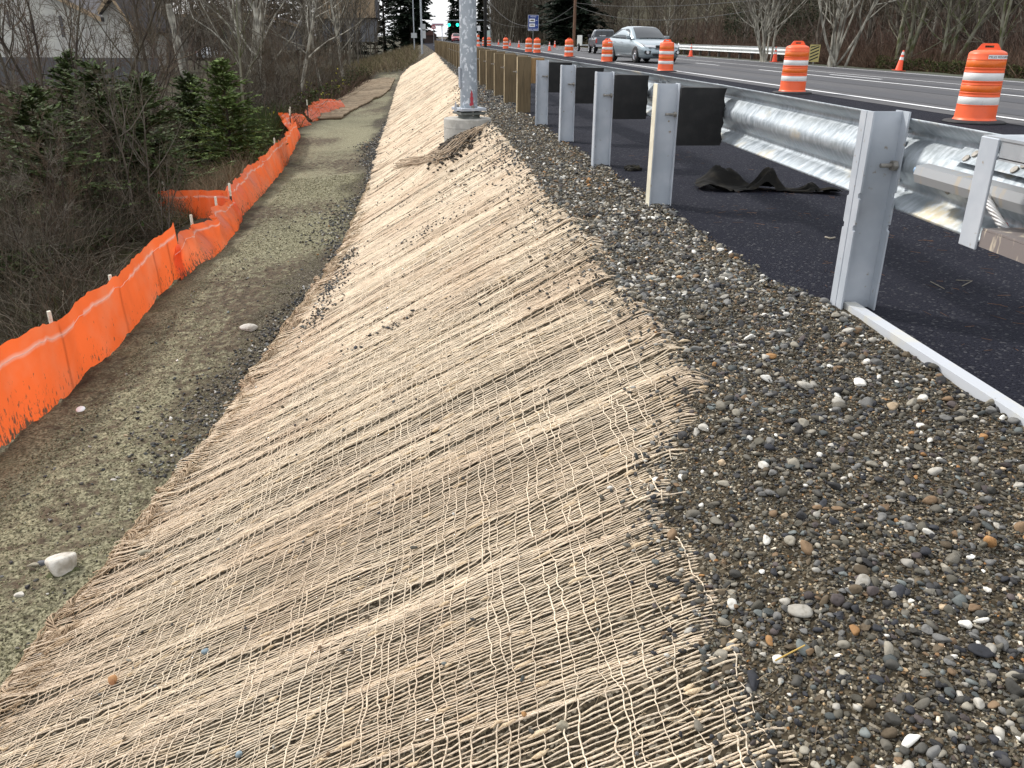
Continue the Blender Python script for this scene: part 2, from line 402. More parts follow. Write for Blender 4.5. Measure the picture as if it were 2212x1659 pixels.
# ================================================================== JUTE NETTING
def HEM(y): return .045*vn(y*3.1, y*0, 50)+.03*vn(y*9, y*0, 64)
def fold(x, y):                                           # height of the folds of the net above the soil
    q = y+.10*x+.05*vn(x*.9, y*.8, 40)
    a = vn(x*.55, q*3.3, 41); b = vn(x*.8, q*8.5, 42); c = vn(x*2.5, q*20, 43)
    e = vn(x*.30, q*4.6+3, 48); k = np.clip(1-np.abs(e)*6.5, 0, 1)**1.2*.026+np.clip(1-np.abs(a)*3.2, 0, 1)**1.5*.012+np.clip(b, 0, 1)*.013+.004*c
    return k*(.75+.45*vn(x*1.1, y*1.3, 44)) + .007
def slide(x, y):                                          # sideways drift of the strands
    return (.070*vn(x*.6, y*2.0, 45)+.030*vn(x*1.4, y*7.0, 46)+.011*vn(x*3.5, y*19, 49)+.004*vn(x*8, y*30, 47))*np.clip(y/2.5, .5, 1.0)
y0 = [.55]; 
while y0[-1] < 63.5:
    s = .0112+.0016*max(0, y0[-1]-2.2); y0.append(y0[-1]+s*random.uniform(.82, 1.18))
y0 = np.array(y0); sp = .0112+.0016*np.maximum(0, y0-2.2)
ac = Acc()
def jute_col(n, s): 
    v = rng.uniform(.84, 1.08, n); w_ = rng.uniform(-.05, .05, n)
    return np.stack([.78*v, (.655-.03*w_)*v, (.495-.25*w_)*v], -1)
for lo, hi, m in ((0, 6, 100), (6, 14, 60), (14, 64, 34)):
    k = (y0 >= lo) & (y0 < hi); yk = y0[k]; S = len(yk)
    if not S: continue
    t = np.linspace(0, 1, m)[None, :]
    xa = (XG(yk)+.07+.05*vn(yk*5, yk*0, 65)+rng.uniform(-.05, .04, S))[:, None]; xb_ = (XT(yk)-.02+HEM(yk)+rng.uniform(-.02, .02, S))[:, None]
    x = xa+(xb_-xa)*t; y = yk[:, None]+slide(x, yk[:, None]+0*x)+.0012*rng.standard_normal((S, m))*np.minimum(2, 1+yk[:, None]*.1)
    z = T(x, y)+.010*fb(x*2.3, y*2.3, 1)+fold(x, y)+.0015*rng.standard_normal((S, m))
    # edge curls down at the toe with a roll
    ed = np.exp(-((t-1)*(xa-xb_)/.10)**2); z = z+ed*(.030+.025*vn(yk*6, yk*0, 51)[:, None])
    y = y+ed*.035*vn(yk*9, yk*0+3, 52)[:, None]
    z = z-sst(XG(y)-.02, XG(y)+.10, x)*.035
    rr = (.218*sp[k]*rng.uniform(.75, 1.3, S))[:, None]*(1+.22*rng.standard_normal((S, m)).clip(-1, 2))
    V, F = tubes_np(np.stack([x, y, z], -1), rr, 4 if hi <= 6 else 3, 'yz')
    ac.add(V, F, np.repeat(jute_col(S, 0), m*(4 if hi <= 6 else 3), 0))
# cross strands
xj = [0.72]
while xj[-1] > -1.62: xj.append(xj[-1]-random.choice((.024, .031, .040, .052)))
for x0 in xj:
    for lo, hi, st in ((.6, 6, .0075), (6, 13, .03)):
        if lo > 5 and random.random() < .4: continue
        y = np.arange(lo, hi, st)
        x = x0+.012*vn(y*5, y*0+x0*90, 53)+.007*vn(y*22, y*0+x0*50, 54)+.003*vn(y*70, y*0+x0*31, 55)+.05*vn(y*.9, y*0+x0*.8, 56)
        ok = (x > XT(y)-.02) & (x < XG(y)-.02+.04*math.sin(x0*77))
        br = np.where(~ok)[0]; seg = np.split(np.arange(len(y)), br)
        for sg in seg:
            sg = sg[ok[sg]] if len(sg) else sg
            if len(sg) < 6: continue
            xx, yv = x[sg], y[sg]
            z = T(xx, yv)+.010*fb(xx*2.3, yv*2.3, 1)+fold(xx, yv)+.0035+.0022*vn(yv*90, xx*0+x0*7, 57)
            lump = .0016+.0011*np.clip(vn(yv*9, xx*0+x0*13, 58), -.5, 1)**1
            if lo > 5: lump = lump*1.3
            P = np.stack([xx, yv, z], -1)[None]
            V, F = tubes_np(P, lump[None], 4, 'xz')
            ac.add(V, F, np.array([.80, .69, .54])*random.uniform(.85, 1.08))
# frayed rope-like hem along the toe, bunched loops
for k in range(16):
    y = np.arange(1.9, 14, .02); x = XT(y)-.03+HEM(y)+.030*vn(y*6, y*0+k*5, 60)+.012*vn(y*25, y*0+k*3, 61)
    z = T(x, y)+.03+.02*vn(y*7, y*0+k*4, 62)+.008*vn(y*30, y*0+k*2, 63)
    V, F = tubes_np(np.stack([x, y, z], -1)[None], np.full((1, len(y)), .0042), 4, 'xz'); ac.add(V, F, np.array([.46, .36, .24])*random.uniform(.7, 1.05))
for k in range(420):
    yc = 1.9+9*random.random()**1.6; xc = XT(yc)+random.uniform(-.05, .10); r0 = random.uniform(.02, .075); a0 = random.uniform(2.2, 4.2); n_ = 14
    a = a0+np.linspace(-1.3, 1.3, n_)*random.uniform(.6, 1.3); x = xc+r0*np.cos(a)*1.2+.05; y = yc+r0*np.sin(a)*.7
    z = T(x, y)+.025+random.uniform(0, .03)+.006*rng.standard_normal(n_).cumsum()*.4
    V, F = tubes_np(np.stack([x, y, z], -1)[None], np.full((1, n_), .0032), 4, 'yz'); ac.add(V, F, np.array([.56, .44, .30])*random.uniform(.7, 1.05))
for k in range(46):                                       # ropes of twisted, gathered yarn along the hem
    yc = 1.9+8*random.random()**1.5; ln_ = random.uniform(.12, .35); n_ = 26; t = np.linspace(0, 1, n_); a0 = random.uniform(-.5, .5); R0 = random.uniform(.012, .026)
    yy_ = yc+ln_*t*math.cos(a0)*(.6+.4*random.random()); xx_ = XT(yc)+HEM(np.array(yc))+random.uniform(-.03, .06)+ln_*t*math.sin(a0)*.7+.05*np.sin(t*pi*random.uniform(.6, 1.4))*random.choice((-1, 1))
    zz_ = T(xx_, yy_)+.03+.02*np.sin(t*pi)
    for q in range(10):
        ph = 2*pi*q/10+t*random.uniform(5, 9); V, F = tubes_np(np.stack([xx_+R0*np.cos(ph)*rng.uniform(.6, 1.2), yy_, zz_+R0*np.sin(ph)*rng.uniform(.6, 1.2)], -1)[None], np.full((1, n_), .0034), 4, 'xz'); ac.add(V, F, np.array([.60, .48, .34])*random.uniform(.65, 1.1))
# loose fibres, knots and slubs in the yarn
ns = 5200
yk = .9+5.5*rng.random(ns)**1.5; xk = XT(yk)+(XG(yk)+.08-XT(yk))*rng.random(ns)
an = rng.uniform(0, 2*pi, ns); ln = rng.uniform(.006, .022, ns); m = 4; t = np.linspace(-1, 1, m)[None]
x = xk[:, None]+np.cos(an)[:, None]*ln[:, None]*t; y = yk[:, None]+np.sin(an)[:, None]*ln[:, None]*t+.003*rng.standard_normal((ns, m))
z = T(x, y)+.010*fb(x*2.3, y*2.3, 1)+fold(x, y)+.007+rng.uniform(0, .008, ns)[:, None]*(t**2)
V, F = tubes_np(np.stack([x, y, z], -1), np.full((ns, m), .0006), 3, 'yz'); ac.add(V, F, (.62, .5, .34))
ns = 420
yk = .9+6*rng.random(ns)**1.4; xk = XT(yk)+(XG(yk)+.05-XT(yk))*rng.random(ns); ln = rng.uniform(.008, .03, ns); m = 5; t = np.linspace(-1, 1, m)[None]
x = xk[:, None]+ln[:, None]*t; y = yk[:, None]+slide(x, yk[:, None]+0*x)*0+.002*rng.standard_normal((ns, m)); z = T(x, y)+.010*fb(x*2.3, y*2.3, 1)+fold(x, y)+.004
V, F = tubes_np(np.stack([x, y, z], -1), np.array([.001, .0048, .0062, .0045, .001])[None]*rng.uniform(.7, 1.2, (ns, 1)), 5, 'yz'); ac.add(V, F, (.66, .53, .36))
M_jute = mat('jute_yarn', (.5, .4, .27), .92, attr=True, n=(170, (.74, .70, .66), .42, .66), n2=(1.3, (.90, .86, .84), .45, .62), bump=(420, .9, .002), spec=.15)
net = ac.build('erosion_netting', M_jute)
tag(net, 'long tan jute netting draped over the steep embankment slope beside the gravel shoulder', 'erosion netting')

# short run of greyer netting on the flat ground beyond the orange fence
pa = [hit(*q) for q in ((782, 245), (864, 185), (858, 199), (800, 232), (722, 262), (735, 250))]
hx = np.array([p[0] for p in pa]); hy = np.array([p[1] for p in pa])
ac = Acc(); ya, yb = min(hy)+.5, 56
ys2 = np.arange(ya, yb, .22); S = len(ys2); m = 24; t = np.linspace(0, 1, m)[None]
xa = (XT(ys2)-.35-.010*(ys2-ya)*0)[:, None]-1.2*sst(44, ya, ys2)[:, None]; xb_ = (XT(ys2)-3.0+.2*vn(ys2*.4, ys2*0, 70))[:, None]
x = xa+(xb_-xa)*t; y = ys2[:, None]+.12*vn(x*.8, ys2[:, None]*.9, 71); z = T(x, y)+.035*fb(x*1.4, y*1.4, 8)+.05+.06*np.clip(vn(x*.8, y*1.2, 72), 0, 1)
V, F = tubes_np(np.stack([x, y, z], -1), .055*rng.uniform(.6, 1.3, (S, m)), 4, 'yz'); ac.add(V, F, np.repeat(np.array([.30, .24, .17])*rng.uniform(.75, 1.1, (S, 1)), m*4, 0))
tag(ac.build('erosion_netting', M_jute), 'greyish strip of old netting lying on the flat ground beyond the orange fence', 'erosion netting')

# ================================================================== GRAVEL
def ico(sub):
    import bmesh
    bm = bmesh.new(); bmesh.ops.create_icosphere(bm, subdivisions=sub, radius=1)
    V = np.array([v.co[:] for v in bm.verts]); F = np.array([[v.index for v in f.verts] for f in bm.faces]); bm.free(); return V, F
ICO1, ICO2, ICO3 = ico(1), ico(2), ico(3)
PAL = np.array([(.036, .035, .035), (.055, .052, .045), (.028, .029, .034), (.075, .068, .052), (.115, .105, .085), (.085, .064, .040), (.060, .067, .065), (.13, .127, .12), (.22, .20, .16), (.16, .105, .06), (.33, .31, .27), (.58, .56, .51), (.28, .15, .06), (.068, .055, .052), (.125, .138, .132), (.38, .29, .19)])
PW = np.array([14, 14, 10, 12, 9, 9, 5, 8, 6, 2.5, 4, 2.2, .5, 3, 3, 1.5]); PW = PW/PW.sum()
def stones(acc, x, y, size, zoff, icos, rough=.22, pal=PAL, pw=PW, flat=.62, zf=None):
    zf = zf or GZ
    n = len(x); bV, bF = icos
    col = pal[rng.choice(len(pal), n, p=pw)]*rng.uniform(.75, 1.25, (n, 1))
    sc = size[:, None]*np.stack([rng.uniform(.7, 1.35, n), rng.uniform(.6, 1.0, n), rng.uniform(.75, 1.1, n)*flat], -1)
    # lumpy, facetted shape
    d = rng.standard_normal((n, 5, 3)); d /= np.linalg.norm(d, axis=2, keepdims=True)
    dot = np.einsum('nkj,vj->nkv', d, bV); cut = np.clip(dot-.45, 0, 1).max(1)
    P = bV[None]*(1-.85*cut[..., None])*(1+rough*(rng.random((n, len(bV), 1))-.5))
    P = P*sc[:, None]
    a = rng.uniform(0, 2*pi, n); ti = rng.normal(0, .45, n); ca, sa, ct, st = np.cos(a), np.sin(a), np.cos(ti), np.sin(ti)
    X1 = P[..., 0]*ct[:, None]+P[..., 2]*st[:, None]; Z1 = -P[..., 0]*st[:, None]+P[..., 2]*ct[:, None]
    X2 = X1*ca[:, None]-P[..., 1]*sa[:, None]; Y2 = X1*sa[:, None]+P[..., 1]*ca[:, None]
    z = zf(x, y)+zoff*size
    V = np.stack([X2+x[:, None], Y2+y[:, None], Z1+z[:, None]], -1)
    F = bF[None]+(np.arange(n)*len(bV))[:, None, None]
    acc.add(V.reshape(-1, 3), F.reshape(-1, 3), np.repeat(col, len(bV), 0))
def gpts(n, y0, y1, pw_=1.0, over=.0, right=.02):
    y = y0+(y1-y0)*rng.random(n)**pw_
    xl = XG(y)+.05*vn(y*6, y*0, 80)+.03*vn(y*17, y*0, 81)-over; xr = XP(y)+I(y, [0, 3.3, 3.7], [.135, .135, -.02])-right+I(y, [3.3, 3.7], [0, .045])+(.035*vn(y*7, y*0, 82)+.02*vn(y*23, y*0, 84)+.05*rng.random(n)**4)*(y > 3.5)
    x = xl+(xr-xl)*rng.random(n); return x, y
EDG = lambda b: XP(b)+I(b, [0, 3.3, 3.6], [.19, .19, -.02])
GZ = lambda a, b: np.maximum(Tn(a, b), np.where(a > EDG(b)-.03, .004, -9))
acs, acr = Acc(), Acc(); PB = PAL; PWB = PW.copy(); PWB[7:13] *= 4; PWB /= PWB.sum()
x, y = gpts(46000, .75, 3.6, 1.25); stones(acs, x, y, rng.uniform(.0025, .006, len(x)), .25, ICO1, .22, PAL*np.array([1.04, .97, .82]))
x, y = gpts(26000, .75, 5.0, 1.2); stones(acs, x, y, rng.uniform(.004, .008, len(x)), .3, ICO1, .3, PAL*np.array([1.1, 1, .85]))
x, y = gpts(5000, .75, 6.0, 1.3); stones(acs, x, y, .006+.008*rng.random(len(x))**1.6, .4, ICO2, .22, PAL*1.15, PW, .5)
x, y = gpts(24000, 3.5, 14, 1.3); stones(acs, x, y, rng.uniform(.005, .013, len(x)), .3, ICO1, .3, PAL*np.array([1.1, 1, .82]))
x, y = gpts(2600, 3.5, 14, 1.3); stones(acs, x, y, .010+.012*rng.random(len(x))**2, .4, ICO2, .2, PAL*1.3, PWB)
x, y = gpts(15000, 14, 62, 1.3); stones(acs, x, y, rng.uniform(.014, .03, len(x)), .3, ICO1)
x, y = gpts(3600, .75, 8, 1.35, .03); stones(acr, x, y, .007+.010*rng.random(len(x))**2.0, .40, ICO2, .12, PAL*1.25)
x, y = gpts(1500, .75, 9, 1.3, .02); stones(acr, x, y, rng.uniform(.007, .012, len(x)), .4, ICO2, .1, PB*1.25, PWB)
x, y = gpts(1250, .75, 7, 1.4, .02); stones(acr, x, y, .012+.013*rng.random(len(x))**2, .45, ICO3, .035, PB*1.15, PWB)
# pebbles strewn over the upper net, denser near its edge
n = 1900; y = .9+22*rng.random(n)**1.7; x = XG(y)-rng.exponential(.05, n)*(1+.9*(y > 4)); k = x > XT(y); x, y = x[k], y[k]
zf = lambda a, b: T(a, b)+fold(a, b)+.008
stones(acr, x, y, rng.uniform(.003, .011, len(x))*(1+y*.06), .4, ICO2, .12, zf=zf)
n = 500; y = 1.0+20*rng.random(n)**1.6; x = XT(y)+(XG(y)-XT(y))*rng.random(n); stones(acr, x, y, rng.uniform(.004, .010, n)*(1+y*.07), .3, ICO2, .12, zf=zf)
for (cx, cy, rx_, ry_, nn_) in ((-1.0, 7.6, .10, .28, 260), (-.93, 8.5, .07, .22, 160), (-.1, 7.5, .22, .12, 60), (-.35, 5.1, .16, .06, 30), (.55, 9, .25, .5, 160), (-1.0, 6.7, .09, .2, 120)):
    x = cx+rx_*rng.standard_normal(nn_); y = cy+ry_*rng.standard_normal(nn_); stones(acr, x, y, rng.uniform(.006, .016, nn_), .4, ICO2, .12, zf=zf)
M_st = mat('stone', (.1, .1, .1), .8, attr=True, n=(90, (.62, .60, .56), .5, .75), bump=(140, .35, .002), spec=.35)
tag(acs.build('gravel', M_st, False), kind='stuff', label='dark grit and small crushed stone of the gravel shoulder', cat='gravel')
tag(acr.build('pebbles', M_st, True), kind='stuff', label='loose rounded pebbles scattered over the gravel shoulder and net edge', cat='pebbles')

# ================================================================== BENCH: mulch clumps, washed stones
acm = Acc(); n = 52000
y = 2.6+13*rng.random(n)**1.5; x = XF(y)+.25+(XT(y)-XF(y)-.25)*rng.random(n)
d = np.clip(.5+.9*fb(x*.9, y*.5, 31, 4), 0, 1); k = rng.random(n) < .25+.9*d; x, y, d = x[k], y[k], d[k]; n = len(x)
MP = np.array([(.26, .24, .15), (.18, .165, .10), (.12, .11, .065), (.085, .07, .05), (.36, .335, .21), (.055, .045, .03)]); MW = np.array([.3, .28, .16, .1, .1, .06])
tetV = np.array([(1, 0, 0), (-.5, .87, 0), (-.5, -.87, 0), (0, 0, .7)]); tetF = np.array([(0, 1, 3), (1, 2, 3), (2, 0, 3)])
stones(acm, x, y, rng.uniform(.003, .011, n)*(1+.05*y), .15, (tetV, tetF), .5, MP, MW, .6)
tag(acm.build('mulch', mat('mulch', (.3, .3, .15), .97, attr=True, n=(50, (.6, .62, .55), .4, .7), spec=.1), False), kind='stuff', label='pale green hydroseed mulch clumps on the flat ground below the slope', cat='mulch')
acb = Acc(); n = 5200
y = 4.4+22*rng.random(n)**1.15; wd = .10+.42*np.clip(.3+vn(y*.6, y*0, 83), .0, 1); x = XT(y)-.02-np.abs(rng.standard_normal(n))*wd*.55
DP = PAL*.95; stones(acb, x, y, rng.uniform(.006, .018, n)*(1+.04*y), .3, ICO1, .2, DP, PW)
n = 900; y = 2.4+10*rng.random(n)**1.5; x = XF(y)+.3+(XT(y)-XF(y)-.3)*rng.random(n); stones(acb, x, y, .004+.016*rng.random(n)**3, .35, ICO2, .14, PAL, PW)
tag(acb.build('bench_stones', M_st, False), kind='stuff', label='dark washed stones along the toe of the netting', cat='stones')
# single rocks
def rock(loc, s, c, label, name='rock', sc=(1, 1, 1), seed=1, under=None):
    V, F = ico(4); r = np.random.default_rng(seed); d = r.standard_normal((9, 3)); d /= np.linalg.norm(d, axis=1, keepdims=True)
    cut = np.clip(V@d.T-.62, 0, 1).max(1); V = V*(1-.8*cut[:, None])*(1+.06*fb(V[:, 0]*2+5, V[:, 1]*2+V[:, 2], seed)[:, None])*s*np.array(sc)
    o = from_np(name, V, F, mat('rock_'+c[0], c[1], .85, n=(16, c[2], .45, .62), bump=(40, .7, .006), spec=.3), None, True, None, loc); tag(o, label, 'rock', None); return o
wh = ('pale', (.55, .52, .46), (.34, .31, .26)); gy = ('grey', (.12, .125, .14), (.07, .07, .075)); tn = ('tan', (.30, .27, .20), (.16, .14, .10))
def on(px, py, up=0): p = hit(px, py, Tn); return (p[0], p[1], p[2]+up)
a = on(138, 1232, .03); rock(a, .085, wh, 'largest pale angular rock on the mulch at the lower left', sc=(1.0, .9, .85), seed=3)
b = on(120, 1252, .0); rock((a[0]+.015, a[1]-.03, a[2]-.045), .08, ('mossy', (.07, .075, .03), (.04, .04, .02)), 'dark mulch-coated lump under the largest pale rock', sc=(1.1, .8, .6), seed=9)
rock(on(538, 714, .02), .07, wh, 'flat pale block of stone on the bench midway along the orange fence', sc=(1.2, .7, .6), seed=5)
rock(on(92, 1218, .005), .03, gy, 'grey-blue stone left of the largest pale rock', sc=(1.2, .8, .5), seed=6)
rock(on(72, 1223, .005), .024, tn, 'small tan pebble next to the grey-blue stone', sc=(1.2, .8, .5), seed=7)
rock(on(42, 1288, .008), .024, wh, 'egg-shaped cream pebble near the left edge of the mulch', sc=(1.2, .8, .6), seed=8)
rock(on(247, 1040, .008), .022, wh, 'cream pebble in the middle of the mulch', sc=(1, .8, .6), seed=12)
rock(on(316, 1205, .03), .026, tn, 'smooth oval stone caught in the ragged hem of the netting', sc=(1.3, .8, .6), seed=13)
rock(on(78, 1425, .02), .03, wh, 'pale wedge of stone at the lower hem of the netting', sc=(1.2, .7, .8), seed=14)
def onnet(px, py, up=.012): p = hit(px, py, lambda x, y: T(x, y)+fold(x, y)); return (float(p[0]), float(p[1]), float(p[2])+up)
rock(onnet(517, 1637-1), .012, ('blue', (.25, .32, .36), (.16, .2, .22)), 'small blue-grey pebble alone on the lower netting', sc=(1, .9, .8), seed=15)
rock(onnet(445, 1413), .014, ('blue', 0, 0), 'pale blue pebble on the netting near the lower left', sc=(1, .8, .9), seed=16) if 'rock_blue' in MATS else None
rock(onnet(1215, 1579), .016, tn, 'brownish rounded pebble lying on the open mesh at the bottom', sc=(1, .9, .9), seed=17)
rock(onnet(246, 1478, .02), .022, ('orange', (.55, .30, .14), (.40, .2, .1)), 'orange-brown wedge lying in a hollow of the netting', sc=(.7, .7, 1.1), seed=18)

# ================================================================== GUARDRAIL
M_galv = mat('galvanised_steel', (.45, .48, .51), .45, .5, n=(5, (.68, .70, .72), .4, .65), n2=(38, (.38, .41, .44), .5, .75), bump=(60, .06, .002))
M_galvp = mat('dull_galvanised_steel', (.42, .455, .50), .6, .2, n=(7, (.50, .53, .57), .4, .65), n2=(26, (.26, .20, .13), .66, .74), bump=(80, .08, .002))
M_flangelit = mat('sunlit_flange', (.62, .58, .46), .7, .1, n=(9, (.72, .68, .54), .4, .6))  # warm sunlight on the left flange, put into the colour
def rail_extra(m, t, b, src, cur):                       # zinc streaks and spangle
    nn = t.nodes.new; ll = t.links.new
    mpn = nn('ShaderNodeMapping'); mpn.inputs['Scale'].default_value = (14, 60, 9); mpn.inputs['Rotation'].default_value = (.5, 0, 0); ll(src, mpn.inputs['Vector'])
    no = nn('ShaderNodeTexNoise'); no.inputs['Scale'].default_value = .8; no.inputs['Detail'].default_value = 6; no.inputs['Roughness'].default_value = .65; ll(mpn.outputs['Vector'], no.inputs['Vector'])
    r = nn('ShaderNodeMapRange'); r.inputs['From Min'].default_value = .42; r.inputs['From Max'].default_value = .68; ll(no.outputs['Fac'], r.inputs['Value'])
    x = nn('ShaderNodeMix'); x.data_type = 'RGBA'; ll(r.outputs['Result'], x.inputs['Factor']); ll(cur, x.inputs['A']); x.inputs['B'].default_value = (.50, .54, .58, 1); col_ = x.outputs['Result']
    n3 = nn('ShaderNodeTexNoise'); n3.inputs['Scale'].default_value = 16; n3.inputs['Detail'].default_value = 5; ll(src, n3.inputs['Vector'])
    for c_, rad in (((1.84, 4.20, .61), .22), ((1.87, 4.5, .49), .28), ((1.85, 4.9, .62), .05)):   # pale dried stains on the zinc
        di = nn('ShaderNodeVectorMath'); di.operation = 'DISTANCE'; ll(src, di.inputs[0]); di.inputs[1].default_value = c_
        a1 = nn('ShaderNodeMath'); a1.operation = 'MULTIPLY_ADD'; ll(n3.outputs['Fac'], a1.inputs[0]); a1.inputs[1].default_value = .22; ll(di.outputs['Value'], a1.inputs[2])
        r1 = nn('ShaderNodeMapRange'); r1.inputs['From Min'].default_value = rad+.11; r1.inputs['From Max'].default_value = rad+.07; ll(a1.outputs[0], r1.inputs['Value'])
        x1 = nn('ShaderNodeMix'); x1.data_type = 'RGBA'; ll(r1.outputs['Result'], x1.inputs['Factor']); ll(col_, x1.inputs['A']); x1.inputs['B'].default_value = (.60, .52, .34, 1); col_ = x1.outputs['Result']
    ll(col_, b.inputs['Base Color'])
    q = nn('ShaderNodeMapRange'); q.inputs['From Min'].default_value = .3; q.inputs['From Max'].default_value = .7; q.inputs['To Min'].default_value = .34; q.inputs['To Max'].default_value = .62; ll(no.outputs['Fac'], q.inputs['Value']); ll(q.outputs['Result'], b.inputs['Roughness'])
M_rail = mat('rail_steel', (.27, .31, .34), .48, .45, n=(3.5, (.36, .40, .42), .4, .62), n2=(2.6, (.56, .50, .36), .60, .68), bump=(70, .25, .002), vec_scale=(1, .8, 2.2), extra=rail_extra)
M_rub = mat('black_composite', (.008, .008, .0085), .8, n=(12, (.016, .0155, .0155), .45, .7), bump=(60, .3, .003))
M_bolt = mat('weathered_bolt', (.24, .225, .20), .6, .5, n=(60, (.34, .32, .29), .45, .6))
def wood_extra(m, t, b, src, cur):
    nn = t.nodes.new; ll = t.links.new
    w_ = nn('ShaderNodeTexWave'); w_.inputs['Scale'].default_value = 3.5; w_.inputs['Distortion'].default_value = 9; w_.inputs['Detail'].default_value = 4; w_.inputs['Detail Scale'].default_value = 1.2
    w_.bands_direction = 'X'; ll(src, w_.inputs['Vector'])
    x = nn('ShaderNodeMix'); x.data_type = 'RGBA'; x.blend_type = 'MULTIPLY'; x.inputs['Factor'].default_value = .55; ll(cur, x.inputs['A'])
    r = nn('ShaderNodeValToRGB'); r.color_ramp.elements[0].color = (.45, .40, .33, 1); ll(w_.outputs['Fac'], r.inputs['Fac']); ll(r.outputs['Color'], x.inputs['B']); ll(x.outputs['Result'], b.inputs['Base Color'])
M_wood = mat('treated_wood', (.20, .150, .088), .85, n=(5, (.15, .115, .070), .4, .65), n2=(24, (.10, .07, .045), .68, .8), vec_scale=(6, 6, .7), extra=wood_extra, spec=.2)
M_wood2 = mat('fresh_wood', (.36, .22, .10), .85, n=(5, (.28, .18, .09), .4, .65), vec_scale=(6, 6, .9), extra=wood_extra, spec=.2)
M_woodlit = mat('sunlit_wood_face', (.42, .34, .20), .85, n=(9, (.34, .26, .15), .4, .6))  # paler wood colour paints the lit left side of the posts

gr = thing('guardrail', 'long galvanised guardrail on steel then wooden posts along the edge of the new asphalt', 'guardrail', (0, 0, 0))
def hexnut(mb, x, y, z, r=.018, h=.02, ax='x', M=None):
    poly = [(r*math.cos(k*pi/3), r*math.sin(k*pi/3)) for k in range(6)]
    if ax == 'x': mb.prism([(y+a, z+b) for a, b in poly], x, x+h, 'x')
    else: mb.prism([(x+a, z+b) for a, b in poly], y, y+h, 'y')
def ibeam(mb, X0, Y0, zt, fl=.10, dp=.152, notch=False, lean=0):
    # flanges in the YZ plane at both ends of a web in the XZ plane
    tf = .0075
    for sx in (-1, 1):
        xc = X0+sx*(dp/2-tf/2)
        if notch:
            for sy in (-1, 1):
                yo = Y0+sy*fl/2; yi = Y0+sy*.003
                poly = [(yi, -.25), (yo, -.25), (yo, .34), (yo-sy*.012, .345), (yo-sy*.012, .362), (yo, .367), (yo, .47), (yo-sy*.012, .475), (yo-sy*.012, .492), (yo, .497), (yo, zt), (yi, zt)]
                mb.prism(poly, xc-tf/2, xc+tf/2, 'x')
        else: mb.box(xc-tf/2, xc+tf/2, Y0-fl/2, Y0+fl/2, -.3, zt, c=.0015)
    mb.box(X0-dp/2+tf, X0+dp/2-tf, Y0-.003, Y0+.003, -.3, zt-.0015)
YS = [5.62, 7.53, 9.36, 11.27]
ZT = .785
# rail ---------------------------------------------------------------
prof = [(a, b*1.12) for a, b in [(.002, .156), (.006, .148), (.060, .112), (.080, .104), (.083, .094), (.080, .082), (.060, .072), (.022, .030), (.012, .018), (.010, 0), (.012, -.018), (.022, -.030), (.060, -.072), (.080, -.082), (.083, -.094), (.080, -.104), (.060, -.112), (.006, -.148), (.002, -.156)]]
def wbeam(name, y0, y1, ox=0, step=1.0, zc=.607, xf=None, parent=gr, m=M_rail, z1=None):
    ysr = np.linspace(y0, y1, max(2, int((y1-y0)/step))); V = []; n = len(prof)
    for y in ysr:
        xr = (RX(y) if xf is None else xf(y))+ox
        zz = zc
        for a, b_ in prof: V.append((xr+a, y, zz+b_))
        for a, b_ in prof[::-1]: V.append((xr+a+.0035, y, zz+b_))
    k = 2*n; F = []
    for i in range(len(ysr)-1):
        for j in range(k): F.append((i*k+j, i*k+(j+1) % k, (i+1)*k+(j+1) % k, (i+1)*k+j))
    o = from_np(name, np.array(V), np.array(F), m, None, False, parent)
    sm = np.ones(len(F), bool); o.data.polygons.foreach_set('use_smooth', sm)
    return o
RX = lambda y: float(XP(y)+.376-.105*max(0., (5.62-y)/2.36))
rails = [1.6, 3.42, 5.62, 7.2, 11, 14.8, 18.6, 22.4, 26.2, 30, 37.6, 45.2, 52.8, 66]
for i in range(len(rails)-1): wbeam('rail', rails[i]-(.15 if i else 0), rails[i+1]+.15, ox=.0045*(i % 2))
sb = MB()
for ys_ in (3.42, 7.2, 11):
    for dy in (-.11, .11):
        for dz, dx in ((.055, .045), (-.055, .045), (.10, .082), (-.10, .082)):
            sb = MB(); hexnut(sb, RX(ys_)+dx-.022 if abs(dz) < .08 else RX(ys_)+dx-.035, ys_+dy, .63+dz, .015, .02); sb.build('splice_bolt', M_galv, gr)
# steel posts ----------------------------------------------------------
for i, y in enumerate(YS):
    x = float(XP(y)); p = MB(); ibeam(p, x, y, ZT+.005); po = p.build('steel_post', M_galvp, gr)
    fz = MB(); fz.box(x-.0785, x-.0762, y-.049, y+.049, -.3, ZT+.003); ff = fz.build('post_flange', M_flangelit if i == 0 else M_galvp, po)
    # composite blockout with a toothed far edge
    bb = MB(); x0, x1 = x+.0775, x+.368; z0, z1 = .405, .765; n_ = 10
    poly = [(x0, z0)]+[(x1+(.012 if k % 3 == 1 else 0)*(1 if i == 0 else .5), z0+(z1-z0)*k/n_) for k in range(n_+1)]+[(x0+.02, z1+.004), (x0, z1)]
    bb.prism(poly, y-.07, y+.07, 'y'); bl = bb.build('blockout', M_rub, po)
    bt = MB(); bt.tube([(x-.005, y-.028, .60), (x+.075, y-.028, .60)], .008, 8); hexnut(bt, x+.052, y-.028, .60, .018, .016); bt.build('bolt', M_bolt, po)
